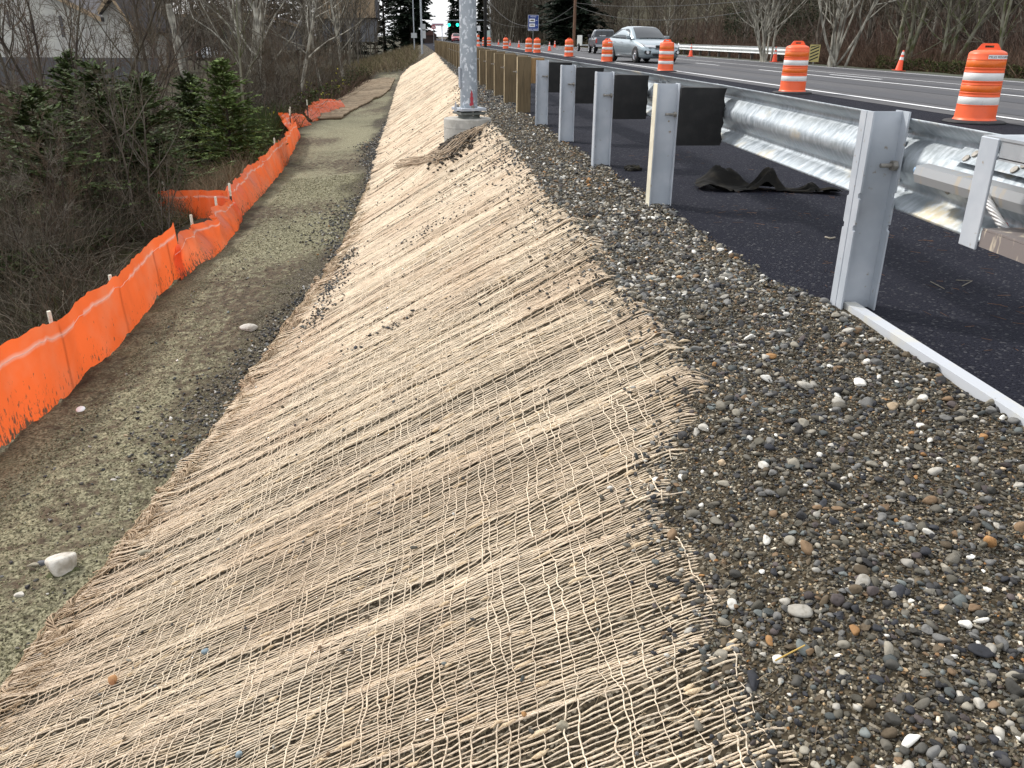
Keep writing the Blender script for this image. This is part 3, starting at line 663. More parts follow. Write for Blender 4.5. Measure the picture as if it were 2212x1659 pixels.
# wooden posts -----------------------------------------------------------
y = 13.2; i = 0
while y < 66:
    x = float(XP(y)); p = MB(); h = ZT+.0+random.uniform(-.012, .012); tw = random.uniform(-.02, .02)
    MM = Tr(x, y, 0) @ Matrix.Rotation(tw, 4, 'Z')
    p.box(-.10, .10, -.075, .075, -.3, h, MM, c=.004); po = p.build('wooden_post', M_wood, gr)
    e = MB(); e.box(-.1025, -.1005, -.073, .073, -.3, h-.003, MM); e.build('post_face', M_woodlit, po)
    b_ = MB(); b_.box(.101, .30, -.07, .07, .42, .775, MM, c=.004); b_.build('blockout', M_wood2 if i == 0 else M_wood, po)
    if i < 14:
        bt = MB(); bt.tube([(-.165, 0, .58), (-.10, 0, .58)], .008, 6, M=MM); hq = MB(); bt.box(-.118, -.1028, -.02, .02, .56, .60, MM); bt.build('bolt', M_bolt, po)
    y += 1.905; i += 1
# near end: notched breakaway post, ground strut, anchor bracket, head
x0, y0_ = RX(3.26)-.078, 3.26
p = MB(); ibeam(p, x0, y0_, ZT+.02, fl=.102, dp=.152, notch=True); po = p.build('steel_post', M_galvp, gr)
bt = MB(); bt.tube([(x0+.0, y0_-.03, .60), (x0+.075, y0_-.03, .60)], .0085, 10)
hexnut(bt, x0+.045, y0_-.03, .60, .021, .02); bt.build('bolt', M_bolt, po)
st = MB(); poly = [(-.026, .034), (.028, .034), (.028, .028), (-.020, .028), (-.020, -.08), (-.026, -.08)]
a = np.array([1.735, 3.22]); b_ = np.array([1.72, .6]); V = []; n_ = len(poly)
st.prism(poly, b_[1], a[1]+.02, 'y', M=Tr(1.735, 0, 0) @ Matrix.Rotation(0.0, 4, 'Z'))
st.build('ground_strut', mat('white_painted_steel', (.55, .57, .60), .5, .15, n=(8, (.62, .60, .52), .5, .7), bump=(50, .1, .002)), gr)
# anchor cable bracket on the back of the rail
xb = RX(2.7)-.014
ab = MB(); V = [(xb, -.036), (xb-.042, -.030), (xb-.052, .0), (xb-.045, .03), (xb, .037)]
for q0, q1 in ((2.36, 2.985),):
    n_ = len(V); Vv = [(a_, q, .605+b2) for q in (q0, q1) for a_, b2 in V]
    ab.add(Vv, [(k, (k+1) % n_, n_+(k+1) % n_, n_+k) for k in range(n_)]+[tuple(range(n_)), tuple(range(n_, 2*n_))[::-1]])
ab.build('anchor_bracket', mat('streaked_steel', (.36, .37, .38), .5, .35, n=(22, (.42, .38, .32), .58, .66), vec_scale=(1, 1.2, .25)), gr)
nb = MB(); nb.tube([(xb-.02, 2.985, .612), (xb-.02, 3.02, .612)], .016, 8); nb.build('bolt', mat('blue_nut', (.20, .30, .42), .5, .4), gr)
# curved splice plate with bolts, seen above the bracket
pl = MB(); n_ = 10
for k in range(1):
    V = []
    for j in range(n_+1):
        q = 2.28+(.62)*j/n_
        e = .0 if j < n_-2 else .02*(j-(n_-2))
        V += [(RX(q)+.006, q, .665+.003), (RX(q)+.055, q, .712)]
    pl.add(V, [(2*j, 2*j+1, 2*j+3, 2*j+2) for j in range(n_)])
pl.build('splice_plate', M_rail, gr)
for q in (2.82, 2.72, 2.55, 2.44):
    for dz, dx in ((.045, .025), (.062, .042)):
        c = Vector((RX(q)+dx, q-.02*(dz > .05), .63+dz)); d_ = Vector((-.68, 0, .6)).normalized()
        bo = MB(); bo.tube([c-d_*.005, c+d_*.014], .0135, 10); bo.build('bracket_bolt', M_bolt, gr)
for q in (2.9, 2.7):
    c = Vector((RX(q)+.03, q, .56)); d_ = Vector((-.7, 0, -.5)).normalized(); bo = MB(); bo.tube([c-d_*.005, c+d_*.014], .012, 8); bo.build('bracket_bolt', M_bolt, gr)
# end head: upright flat bar with top and bottom plates reaching to the rail
XH = 1.66
t1, t2, b1, b2 = PX(2130, 295, XH), PX(2171, 301, XH), PX(2070, 524, XH), PX(2103, 538, XH)
hd = MB(); Yc = (t1[1]+b1[1])/2; wB = max(.045, (t1[1]-t2[1]))
ztp, zbt = (t1[2]+t2[2])/2, (b1[2]+b2[2])/2; yl, yr = (t1[1]+b1[1])/2, (t2[1]+b2[1])/2
hd.box(XH-.008, XH, yr, yl, zbt, ztp, c=.002); hd.build('end_head', M_galvp, gr)
tp = MB(); tp.box(XH, RX(2.2)-.004, 1.2, yr+.03, ztp-.06, ztp-.052); tp.box(XH, XH+.008, 1.2, yr-.003, ztp-.055, ztp-.004); tp.box(XH-.004, XH+.20, 1.2, yl-.004, ztp-.004, ztp+.004); tp.build('end_head_top', M_galv, gr)
bp_ = MB(); bp_.box(XH+.001, XH+.012, 1.2, yr-.003, zbt+.012, zbt+.062); bp_.box(XH+.003, XH+.2, 1.2, yr-.004, zbt+.063, zbt+.069)
bp_.build('end_head_sill', mat('rust_streaked_steel', (.23, .20, .19), .6, .3, n=(30, (.55, .48, .38), .55, .62), vec_scale=(1, 1.2, .3)), gr)
# anchor cable, twisted strands
c0 = Vector(PX(2118, 405, 1.755)); c1 = Vector(PX(2270, 590, 1.725)); pts = 60; dv = (c1-c0); L_ = dv.length; dn = dv.normalized(); sx = dn.cross(Vector((0, 0, 1))).normalized(); sy = sx.cross(dn)
cb = MB()
for s_ in range(6):
    P = []
    for k in range(pts+1):
        a_ = 2*pi*(s_/6+k/pts*3.2); q = c0+dv*k/pts+Vector((0, 0, -.03*math.sin(pi*k/pts))); P.append(q+sx*math.cos(a_)*.0085+sy*math.sin(a_)*.0085)
    cb.tube(P, .0056, 5)
cbo = cb.build('anchor_cable', mat('cable_steel', (.52, .52, .52), .5, .4, n=(40, (.34, .32, .30), .5, .7)), gr)
cm = MB()
P = []
for k in range(22, 32):
    a_ = 2*pi*(1/6+k/pts*3.2)+.3; q = c0+dv*k/pts+Vector((0, 0, -.03*math.sin(pi*k/pts))); P.append(q+sx*math.cos(a_)*.0105+sy*math.sin(a_)*.0105)
cm.tube(P, .005, 5); cm.build('red_thread', mat('red_thread', (.55, .05, .04), .6), cbo)

# torn black fabric, clump on the asphalt
V = []; nu, nv = 60, 26
p0, p1, p2 = np.array([2.02, 6.42]), np.array([2.98, 5.98]), np.array([.10, .42])
for j in range(nv):
    for i_ in range(nu):
        u, v = i_/(nu-1), j/(nv-1); bx = p0+(p1-p0)*u+p2*(v-.6)*(.75+.35*math.sin(u*5+1))*(1-.35*u)
        h = .012+.055*max(0, float(vn(u*4.2, v*1.8, 90)))**.8*1.6+.05*math.exp(-((u-.12)/.10)**2-((v-.85)/.3)**2)*1.3+.075*math.exp(-((u-.50)/.06)**2-((v-.30)/.35)**2)+.05*math.exp(-((u-.80)/.05)**2-((v-.6)/.4)**2)+.012*float(vn(u*14, v*9, 91))+.05*max(0, .35-abs(float(vn(u*7+v*3, v*2.2, 96)))*2.2)
        V.append((bx[0]+.02*float(vn(v*9, u*3, 92)), bx[1]+.03*float(vn(u*12, 0, 93)), .004+h*(.25+.75*min(1, 6*min(u, 1-u)+.15))))
F = [(j*nu+i_, j*nu+i_+1, (j+1)*nu+i_+1, (j+1)*nu+i_) for j in range(nv-1) for i_ in range(nu-1)]
cl_ = from_np('fabric_scrap', np.array(V), np.array(F), mat('black_geotextile', (.008, .0075, .0065), .95, n=(14, (.022, .019, .014), .5, .75), bump=(90, .5, .003), spec=.2), None, True)
tag(cl_, 'crumpled black fabric scrap lying on the asphalt behind the rail', 'fabric scrap')
V, F = ico(4); V = V*np.array([.075, .05, .03])*(1+.5*fb(V[:, 0]*3, V[:, 1]*3+V[:, 2]*2, 95)[:, None]); o = from_np('dirt_clod', V, F, mat('dark_clod', (.02, .018, .014), .95, n=(30, (.07, .06, .035), .5, .7), bump=(60, 1, .01)), None, False, None, (1.69, 7.2, .022))
tag(o, 'small dark clod of dirt on the asphalt between two steel posts', 'clod')
def twig(name, pts, r, c, label, cat):
    mb = MB(); mb.tube(pts, r, 5); tag(mb.build(name, mat('twig_'+c[0], c[1], .85)), label, cat)
q = [U(2010, 608, .01), U(2040, 624, .006)]; twig('twig', [q[0], q[1]], .0022, ('pale', (.20, .18, .14)), 'pale broken twig on the asphalt, the left of two by the notched post', 'twig')
q = [U(2065, 605, .01), U(2100, 607, .014), U(2078, 618, .006)]; twig('twig', q, .0022, ('pale', (.20, .18, .14)), 'bent twig on the asphalt, the right of two by the notched post', 'twig')
q = [U(1783, 512, .006), U(1793, 515, .012), U(1803, 513, .006)]; twig('leaf_scrap', q, .006, ('leaf', (.34, .30, .24)), 'small pale leaf scrap on the asphalt left of the notched post', 'leaf')
pz = lambda px, py, u=.02: (lambda p: (p[0], p[1], p[2]+u))(hit(px, py))
twig('straw', [pz(1671, 1448, .025), pz(1735, 1419, .03)], .0018, ('straw', (.45, .30, .08)), 'thin golden straw lying on the gravel near the bottom of the shoulder', 'straw')
# pine needles and debris on the new asphalt
acn = Acc(); n = 190; c = rng.integers(0, 7, n); cx = np.array([2.5, 2.2, 3.0, 2.1, 2.6, 2.3, 3.3])[c]; cy = np.array([2.9, 3.6, 4.4, 5.1, 6.0, 8.0, 5.0])[c]
x = cx+.22*rng.standard_normal(n); y = cy+.25*rng.standard_normal(n); a_ = rng.uniform(0, 2*pi, n); ln = rng.uniform(.012, .035, n); t = np.linspace(-1, 1, 3)[None]
P = np.stack([x[:, None]+np.cos(a_)[:, None]*ln[:, None]*t, y[:, None]+np.sin(a_)[:, None]*ln[:, None]*t, .009+0*ln[:, None]*t], -1)
V, F = tubes_np(P, np.full((n, 3), .0011), 3, 'yz'); acn.add(V, F, np.repeat(np.array([.14, .070, .035])*rng.uniform(.5, 1.4, (n, 1)), 9, 0))
tag(acn.build('needle_litter', mat('needles', (.2, .09, .04), .9, attr=True)), 'thin reddish needle litter on the new asphalt', 'litter', kind='stuff')

# ================================================================== LIGHT POLE
def pole_spots(m, t, b, src, cur):
    nn = t.nodes.new; ll = t.links.new
    vo = nn('ShaderNodeTexVoronoi'); vo.inputs['Scale'].default_value = 16; vo.inputs['Randomness'].default_value = 1; ll(src, vo.inputs['Vector'])
    no = nn('ShaderNodeTexNoise'); no.inputs['Scale'].default_value = 24; no.inputs['Detail'].default_value = 5; ll(src, no.inputs['Vector'])
    r = nn('ShaderNodeMapRange'); r.inputs['From Min'].default_value = .56; r.inputs['From Max'].default_value = .60; ll(no.outputs['Fac'], r.inputs['Value'])
    x = nn('ShaderNodeMix'); x.data_type = 'RGBA'; ll(r.outputs['Result'], x.inputs['Factor']); ll(cur, x.inputs['A']); x.inputs['B'].default_value = (.62, .66, .70, 1); ll(x.outputs['Result'], b.inputs['Base Color'])
M_pole = mat('spangled_galvanised', (.30, .34, .38), .5, .25, n=(6, (.36, .40, .44), .4, .6), vec_scale=(1, 1, .7), extra=pole_spots)
M_conc = mat('concrete', (.36, .345, .31), .9, n=(3, (.26, .25, .22), .4, .7), n2=(18, (.42, .40, .36), .5, .7), bump=(50, .4, .004))
pc = PY(1013, 243, 12.0); pc = (pc[0], 12.0, .165)
lp = thing('light_pole', 'tall grey galvanised light pole bolted to a round concrete base in the slope', 'light pole', (pc[0], 12.0, 0))
s_ = MB(); s_.lathe([(.118, .165), (.116, .6), (.100, 4.2), (.07, 10)], 28); s_.build('pole', M_pole, lp)
s_ = MB(); s_.box(-.185, .185, -.185, .185, .125, .162, Matrix.Rotation(.35, 4, 'Z'), c=.003); s_.build('base_plate', M_galvp, lp)
s_ = MB(); s_.box(-.175, .175, -.175, .175, .075, .105, Matrix.Rotation(.35, 4, 'Z'), c=.003); s_.lathe([(.15, .02), (.15, .075)], 16); s_.build('slip_base', mat('dark_plate', (.12, .13, .12), .7, .2, n=(20, (.2, .2, .19), .5, .7)), lp)
s_ = MB()
for k in range(3):
    a_ = .35+k*2*pi/3+.5; c = (.155*math.cos(a_), .155*math.sin(a_)); s_.tube([(c[0], c[1], .06), (c[0], c[1], .20)], .014, 8)
    s_.tube([(c[0], c[1], .162), (c[0], c[1], .182)], .026, 6)
s_.build('anchor_bolts', M_bolt, lp)
s_ = MB(); s_.prism([(-.21, .12), (-.17, .12), (-.17, .20), (-.185, .26), (-.20, .20)], -.15, -.142, 'y'); s_.build('shim_plate', M_galvp, lp)
s_ = MB(); s_.box(-.135, -.108, -.06, .04, .42, .68, c=.005); s_.build('hand_hole_cover', M_galvp, lp)
# red paint mark wrapped round the shaft
V = []; F = []; nn_ = 9
for j in range(9):
    z = .19+.20*j/8; hw = (.22-.012*j+.05*math.sin(j*2.1))*(1 if j < 7 else .5)
    for k in range(nn_):
        a_ = -pi/2+.30+(k/(nn_-1)-.5)*2*hw; r_ = .1196-.0002*j; V.append((r_*math.cos(a_), r_*math.sin(a_), z))
F = [(j*nn_+k, j*nn_+k+1, (j+1)*nn_+k+1, (j+1)*nn_+k) for j in range(8) for k in range(nn_-1)]
from_np('paint_mark', np.array(V), np.array(F), mat('red_paint', (.42, .04, .06), .7, n=(30, (.34, .12, .13), .5, .7)), None, True, lp)
cb_ = MB(); cb_.lathe([(.33, -.9), (.33, .012), (.322, .022), (0.01, .024)], 40, cap=False); cbo = cb_.build('concrete_base', M_conc)
cbo.location = (pc[0]-.02, 12.0, .0); tag(cbo, 'round grey concrete footing under the light pole', 'concrete footing')
ln_ = MB()
for z in (-.10, -.24): ln_.lathe([(.3315, z), (.3315, z+.004)], 40, cap=False)
ln_.build('form_line', mat('concrete_line', (.22, .21, .19), .9), cbo)
# scuffed net bunched round the footing, soil hollow, white pipe
ac = Acc()
fp = [hit(*q) for q in ((1040, 285), (1025, 292), (1010, 302), (985, 320), (950, 345), (900, 355), (862, 362))]
fx = np.array([p[0] for p in fp]); fy = np.array([p[1] for p in fp])
for k in range(44):
    t = np.linspace(0, 1, 60); x = I(t*6, range(7), fx)+.07*vn(t*3, k, 110)+rng.normal(0, .035); y = I(t*6, range(7), fy)+.30*vn(t*3, k*3, 111)*1.0+rng.normal(0, .13)
    z = T(x, y)+.03+.055*np.abs(vn(t*5, k*.7, 112))+.07*np.exp(-((k-22)/12)**2)*.2
    V, F = tubes_np(np.stack([x, y, z], -1)[None], np.full((1, 60), .0065), 4, 'yz'); ac.add(V, F, np.array([.56, .45, .33])*random.uniform(.6, 1.1))
tag(ac.build('bunched_netting', M_jute), 'wadded roll of loose netting bunched downhill of the concrete footing', 'netting bunch')
acd = Acc(); p_ = hit(968, 316); nn_ = 700; x = p_[0]+.10+.13*rng.standard_normal(nn_); y = p_[1]-.1+.42*rng.standard_normal(nn_); x = x-.25*(y-p_[1])*.0
stones(acd, x, y, rng.uniform(.012, .045, nn_), .5, ICO1, .4, np.array([(.05, .04, .027), (.035, .028, .02), (.075, .06, .042)]), np.array([.4, .4, .2]), .6, lambda a, b: T(a, b)+.03)
tag(acd.build('soil_clods', M_st, False), 'dark loose soil showing through below the concrete footing', 'soil', kind='stuff')
mb = MB(); a_, b_ = hit(982, 300), hit(1006, 286); mb.tube([(a_[0], a_[1], a_[2]+.06), (b_[0], b_[1], b_[2]+.09)], .024, 10); tag(mb.build('pipe', mat('white_pvc', (.75, .76, .78), .45)), 'short white plastic pipe stub at the foot of the concrete footing', 'pipe')

# ================================================================== BARRELS
M_or = mat('orange_plastic', (.90, .13, .035), .42, n=(6, (.80, .12, .04), .45, .7), n2=(28, (.55, .12, .06), .68, .8), spec=.5)
M_orb = mat('orange_sheeting', (.82, .155, .012), .35, n=(50, (.72, .14, .02), .4, .6))
M_whb = mat('white_sheeting', (.72, .72, .70), .4, n=(12, (.52, .50, .47), .62, .78))
M_blk = mat('black_rubber', (.02, .02, .022), .75, n=(10, (.04, .04, .04), .5, .7))
M_ink = mat('black_ink', (.01, .01, .01), .6); M_stick = mat('white_sticker', (.80, .80, .80), .5)
def make_barrel(style=0, label='', text=None):
    b = thing('traffic_barrel', label, 'traffic barrel')
    rf_ = lambda z: .264-.029*z
    pr = [(.288, .0), (.285, .012), (.268, .024), (rf_(.05), .05), (rf_(.20), .20)]
    for z in (.205, .322, .366, .472, .514, .632, .682, .792): pr += [(rf_(z), z-.004), (rf_(z)+.0035, z), (rf_(z)+.0035, z+.006), (rf_(z), z+.010)]
    pr += [(.239, .86), (.234, .875), (.218, .893), (.17, .912), (.10, .920), (.0, .922)]
    s = MB(); s.lathe(pr, 40, cap=False); body = s.build('body', M_or, b)
    for (z0, z1, r0, r1, m) in [(a, b_, rf_(a)+.0015, rf_(b_)+.0015, m) for a, b_, m in ((.217, .316, M_whb), (.379, .466, M_orb), (.526, .626, M_whb), (.695, .786, M_orb))]:
        s = MB(); s.lathe([(r0-.001, z0), (r0, z0+.001), (r1, z1-.001), (r1-.001, z1)], 40, cap=False); s.build('reflective_band', m, b)
    s = MB()                                             # moulded grab handle with a slot
    out = [(-.155, .895), (-.14, .93), (-.105, .985), (-.085, 1.0), (.085, 1.0), (.105, .985), (.14, .93), (.155, .895)]; inn = [(-.055, .945), (-.055, .972), (.055, .972), (.055, .945)]
    t_ = .022
    s.prism([out[0], out[1], out[2], inn[1], inn[0], (-.055, .895)], -t_, t_); s.prism([(.055, .895), inn[3], inn[2], out[5], out[6], out[7]], -t_, t_)
    s.prism([inn[1], out[2], out[3], out[4], out[5], inn[2]], -t_, t_); s.prism([(-.055, .895), inn[0], inn[3], (.055, .895)], -t_, t_); s.build('handle', M_or, b)
    s = MB(); s.lathe([(.40, -.028), (.41, -.018), (.38, .0), (.30, .012), (.27, .014)], 28, M=Matrix.Identity(4)); s.build('rubber_base', M_blk, b)
    if text:
        n_ = 20; w_ = 1.42; V = []
        for k in range(n_+1):
            a_ = -.32+w_*(k/n_)
            for z in (.805, .855): V.append((.2425*math.sin(a_+.32), -.2425*math.cos(a_+.32), z))
        from_np('sticker', np.array(V), np.array([(2*k, 2*k+2, 2*k+3, 2*k+1) for k in range(n_)]), M_stick, None, True, b)
        text_obj('lettering', text, .041, M_ink, b, Matrix.Rotation(.71, 4, 'Z') @ Tr(0, 0, .829), bend=.2432)
    return b
brl = [  # (x, y, rz, label, text)
    (7.56, 11.55, .35, 'nearest and largest orange traffic barrel, with a lettered sticker near its top', 'MILES RESOURCES'),
    (7.62, 18.1, .9, 'second nearest orange traffic barrel, in front of the striped marker', None),
    (7.96, 29.85, .2, 'orange traffic barrel in front of the silver car, with a dirty lower band', None),
    (8.15, 41.2, .5, 'orange traffic barrel just left of the silver car, with a small sticker', 'MILES'),
    (AT(1230, 52), 52, .1, 'orange traffic barrel directly left of the dark pickup truck', None),
    (AT(1160.5, 64), 64, .8, 'right one of the touching pair of barrels beyond the wooden posts', None),
    (AT(1142.5, 67), 67, .4, 'left one of the touching pair of barrels beyond the wooden posts', None),
    (AT(1092.5, 86), 86, .4, 'lone orange barrel seen under the blue sign, above the posts', None),
    (AT(1056, 112), 112, .4, 'farther right barrel of the small pair beside the light pole', None),
    (AT(1046, 114), 114, .4, 'farther left barrel of the small pair beside the light pole', None)]
for x, y, rz, lb, tx in brl:
    b = make_barrel(0, lb, tx); b.location = (x, y, .034); b.rotation_euler = (0, 0, rz*.15-math.atan2(x, y)); b['group'] = 'orange barrels along the road edge'
# stack of orange and white panels beside the pole
s = thing('channelizer', 'thin orange and white striped channelizer post right of the light pole', 'channelizer', (AT(1033, 105), 105, .02))
for k in range(5):
    mb = MB(); mb.lathe([(.16+.09*(k == 0), .25*k), (.15, .25*k+.25)], 12); mb.build('band', M_or if k % 2 == 0 else M_whb, s)
# ================================================================== CONES
def make_cone():
    c = thing('traffic_cone', '', 'traffic cone'); s = MB(); s.lathe([(.135, .02), (.125, .04), (.030, .70), (.024, .712), (.0, .714)], 20, cap=False); s.build('body', mat('cone_orange', (.92, .09, .025), .45), c)
    s = MB(); s.box(-.18, .18, -.18, .18, 0, .03, c=.006); s.build('base', mat('cone_base', (.55, .07, .03), .6), c)
    for z0, z1 in ((.56, .665), (.38, .48)):
        r = lambda z: .1265-(z-.04)*.144+.002; s = MB(); s.lathe([(r(z0), z0), (r(z1), z1)], 20, cap=False); s.build('reflective_collar', M_whb, c)
    return c
cn = make_cone(); tr_ = tree_of(cn); G = 'orange cones along the far side of the road'
cones = [(17.3, 31.6, 'nearest cone, standing alone against brush at the far road edge', (.05, .07)), (16.95, 42.9, 'cone in front of the right end of the far white guardrail', 0), (16.2, 54.9, 'cone in front of the left end of the far white guardrail', 0),
         (AT(1251, 92), 92, 'cone just left of the dark pickup truck', 0), (AT(1199, 100), 100, 'cone between the twin barrels and the pickup, on the far verge', 0), (AT(1187.5, 74), 74, 'cone with a pale top left of the far verge cone', 0),
         (AT(1144, 84), 84, 'cone in front of the touching pair of barrels', 0), (AT(1121, 98), 98, 'cone to the left of the touching pair of barrels', 0), (AT(1102, 118), 118, 'small far cone right of the lone barrel', 0), (AT(1077, 130), 130, 'small far cone left of the lone barrel', 0)]
for i, (x, y, lb, tilt) in enumerate(cones):
    o = place(tr_, i == 0, (x, y, .012), .3*i, lb, G)
    if tilt: o.rotation_euler = (tilt[0], tilt[1], .4)

# ================================================================== SILT FENCE
def fence_mat_extra(dirt=True):
    def ex(m, t, b, src, cur):
        nn = t.nodes.new; ll = t.links.new
        a = nn('ShaderNodeAttribute'); a.attribute_name = 'Col'; sp = nn('ShaderNodeSeparateColor'); ll(a.outputs['Color'], sp.inputs['Color'])
        mpn = nn('ShaderNodeMapping'); mpn.inputs['Scale'].default_value = (3.2, 3.2, 1.2); ll(src, mpn.inputs['Vector'])
        no = nn('ShaderNodeTexNoise'); no.inputs['Scale'].default_value = 11; no.inputs['Detail'].default_value = 8; no.inputs['Roughness'].default_value = .7; ll(mpn.outputs['Vector'], no.inputs['Vector'])
        mm = nn('ShaderNodeMath'); mm.operation = 'MULTIPLY_ADD'; ll(sp.outputs['Red'], mm.inputs[0]); mm.inputs[1].default_value = .30; ll(no.outputs['Fac'], mm.inputs[2])
        r = nn('ShaderNodeMapRange'); r.inputs['From Min'].default_value = .68; r.inputs['From Max'].default_value = .76; ll(mm.outputs[0], r.inputs['Value'])
        x = nn('ShaderNodeMix'); x.data_type = 'RGBA'; ll(r.outputs['Result'], x.inputs['Factor']); ll(cur, x.inputs['A']); x.inputs['B'].default_value = (.12, .075, .05, 1)
        x2 = nn('ShaderNodeMix'); x2.data_type = 'RGBA'; ll(sp.outputs['Green'], x2.inputs['Factor']); ll(x.outputs['Result'], x2.inputs['A']); x2.inputs['B'].default_value = (.85, .62, .52, 1)
        ll(x2.outputs['Result'], b.inputs['Base Color'])
        tr = nn('ShaderNodeBsdfTranslucent'); ll(x2.outputs['Result'], tr.inputs['Color']); ms = nn('ShaderNodeMixShader'); ms.inputs[0].default_value = .5
        ll(b.outputs['BSDF'], ms.inputs[1]); ll(tr.outputs['BSDF'], ms.inputs[2]); ll(ms.outputs[0], t.nodes['Material Output'].inputs['Surface'])
    return ex
M_fence = mat('orange_silt_fabric', (.95, .165, .042), .36, n=(2.2, (.92, .22, .09), .45, .65), bump=(700, .15, .001), extra=fence_mat_extra(), spec=.45)
M_stake = mat('stake_white', (.74, .70, .58), .8, n=(20, (.50, .44, .33), .55, .7)); M_stakeb = mat('stake_dark', (.06, .05, .04), .85)
def silt(label, cols, stakes, wave=.03, nz=22, group=None):
    """cols: rows (x, y, top height, lean dx, lean dy) along the fence"""
    root = thing('silt_fence', label, 'silt fence', (cols[0][0], cols[0][1], 0)); C0 = np.array(cols, float)
    d = np.concatenate([[0], np.cumsum(np.hypot(np.diff(C0[:, 0]), np.diff(C0[:, 1])))]); n = max(20, int(d[-1]/.03)); u = np.linspace(0, d[-1], n)
    c = [I(u, d, C0[:, k]) for k in range(5)]; v = np.linspace(0, 1, nz); Uu, Vv = np.meshgrid(u, v, indexing='ij')
    sd = abs(hash(label)) % 50 if False else len(label)
    wv = wave*(vn(Uu*2.4, Vv*1.3, sd)+.45*vn(Uu*7, Vv*2.0+Uu*3, sd+1)+.12*vn(Uu*26, Vv*3, sd+2))*(.3+.7*Vv)
    tx = np.gradient(c[0], u); ty = np.gradient(c[1], u); nl = np.hypot(tx, ty); px_, py_ = -ty/nl, tx/nl
    X_ = c[0][:, None]+px_[:, None]*wv+c[3][:, None]*Vv**1.3; Y_ = c[1][:, None]+py_[:, None]*wv+c[4][:, None]*Vv**1.3
    gz = (T if wave < .02 else Tn)(c[0], c[1]); hh = c[2]+(.025*vn(u*3, u*0, sd+3)+.012*vn(u*11, u*0, sd+4))*(.3 if wave < .02 else 1)
    ragged = .03*vn(u*8, u*0, sd+5)+.012*vn(u*31, u*0, sd+6)
    Z_ = gz[:, None]-.01+ragged[:, None]*(1-Vv)+hh[:, None]*Vv
    dirt = np.clip(1.0-Vv*1.25, 0, 1)*(.5+.5*vn(Uu*1.6, Vv*0, sd+7)); stitch = (np.abs(Vv-.80-.006*vn(Uu*4, Vv*0, sd+8)) < .012).astype(float)
    n2 = n; idx = np.arange(n*nz).reshape(n, nz); F = np.stack([idx[:-1, :-1], idx[1:, :-1], idx[1:, 1:], idx[:-1, 1:]], -1).reshape(-1, 4)
    V = np.stack([X_, Y_, Z_], -1).reshape(-1, 3)-np.array([cols[0][0], cols[0][1], 0])
    V2 = V.copy(); V2[:, 0] -= .002; V2[:, 1] += .0008
    F2 = F[:, ::-1]+len(V)
    from_np('fabric', V, F, M_fence, np.stack([dirt, stitch*.55, 0*dirt], -1).reshape(-1, 3), True, root)
    k = int(.80*nz); P = np.stack([X_[:, k], Y_[:, k], Z_[:, k]], -1)[::2]-np.array([cols[0][0], cols[0][1], 0]); px2 = P.copy(); px2[:, 0] += .004; px2[:, 1] -= .004
    V, F = tubes_np(px2[None], np.full((1, len(P)), .0022), 4, 'xz'); from_np('stitching', V, F, mat('pink_thread', (.85, .55, .45), .7), None, True, root)
    for (sx, sy, h, lx, ly) in stakes:
        g = float(T(sx, sy)); b0 = Vector((sx-cols[0][0], sy-cols[0][1], g-.2)); t0 = Vector((sx+lx-cols[0][0], sy+ly-cols[0][1], g+h)); md = b0+(t0-b0)*(1-.17/(h+.2))
        mb = MB(); mb.tube([b0, md], .016, 4, sm=False); st_ = mb.build('stake', M_stakeb, root); mb = MB(); mb.tube([md, t0], .0165, 4, sm=False); mb.build('stake_tip', M_stake, st_)
    return root
def stk(px, py, hgt=.72, dx=0):                               # stake whose tip shows at this place, standing on the fence line
    for Yq in np.arange(3, 60, .05):
        x, y_, z = PY(px, py, Yq)
        if x < XF(Yq)+dx-.09: return (x, Yq, z-float(T(x, Yq)), 0, 0)
    return (x, Yq, .7, 0, 0)
main = [(-2.9, 3.2, .58, -.02, 0), (-2.87, 4.5, .58, -.03, 0), (-2.85, 5.0, .62, -.03, 0), (-2.84, 5.35, .61, -.04, 0), (-2.78, 5.64, .61, -.03, 0), (-2.82, 6.35, .51, -.03, 0), (-2.76, 6.7, .57, -.04, 0), (-2.75, 7.2, .54, -.03, 0), (-2.79, 8.3, .52, -.04, 0), (-2.74, 8.95, .56, -.02, 0)]
silt('nearest orange silt fence run at the left, mud-spattered with a pale stitched line', main, [stk(105, 672), stk(237, 594), stk(327, 542), stk(352, 514)], .022)
silt('slumped wrinkled section of orange silt fence sagging toward the bench', [(-2.70, 8.75, .30, -.10, .05), (-2.64, 9.05, .39, -.16, .05), (-2.58, 9.6, .36, -.16, .05), (-2.58, 10.3, .34, -.14, 0), (-2.62, 11.0, .36, -.14, 0), (-2.74, 11.9, .30, -.1, 0)], [stk(412, 464, dx=-.1), stk(465, 425, dx=-.1), stk(492, 410, dx=-.1), stk(513, 397, dx=-.1)], .10)
silt('orange silt fence run climbing toward the far bend, shiny and taut', [(-2.74, 11.7, .42, -.16, 0), (-2.82, 13.4, .44, -.18, 0), (-2.86, 14.8, .46, -.18, 0), (-2.95, 16.2, .50, -.12, 0), (-3.06, 17.9, .50, -.05, 0), (-3.25, 19.8, .52, -.05, 0), (-3.42, 21.6, .50, -.05, 0), (-3.6, 23.6, .40, -.1, 0)], [stk(569, 340, dx=-.15), stk(592, 298, dx=-.1)], .05)
wA, wB = hit(347, 478), hit(500, 486)
wpt = [(wA[0]+(wB[0]-wA[0])*k/4, wA[1]+(wB[1]-wA[1])*k/4) for k in range(5)]
def htp(x, y, py0, py1, k): px = 347+(153)*k/4; return PY(px, py0+(py1-py0)*k/4, y)[2]-float(T(x, y))
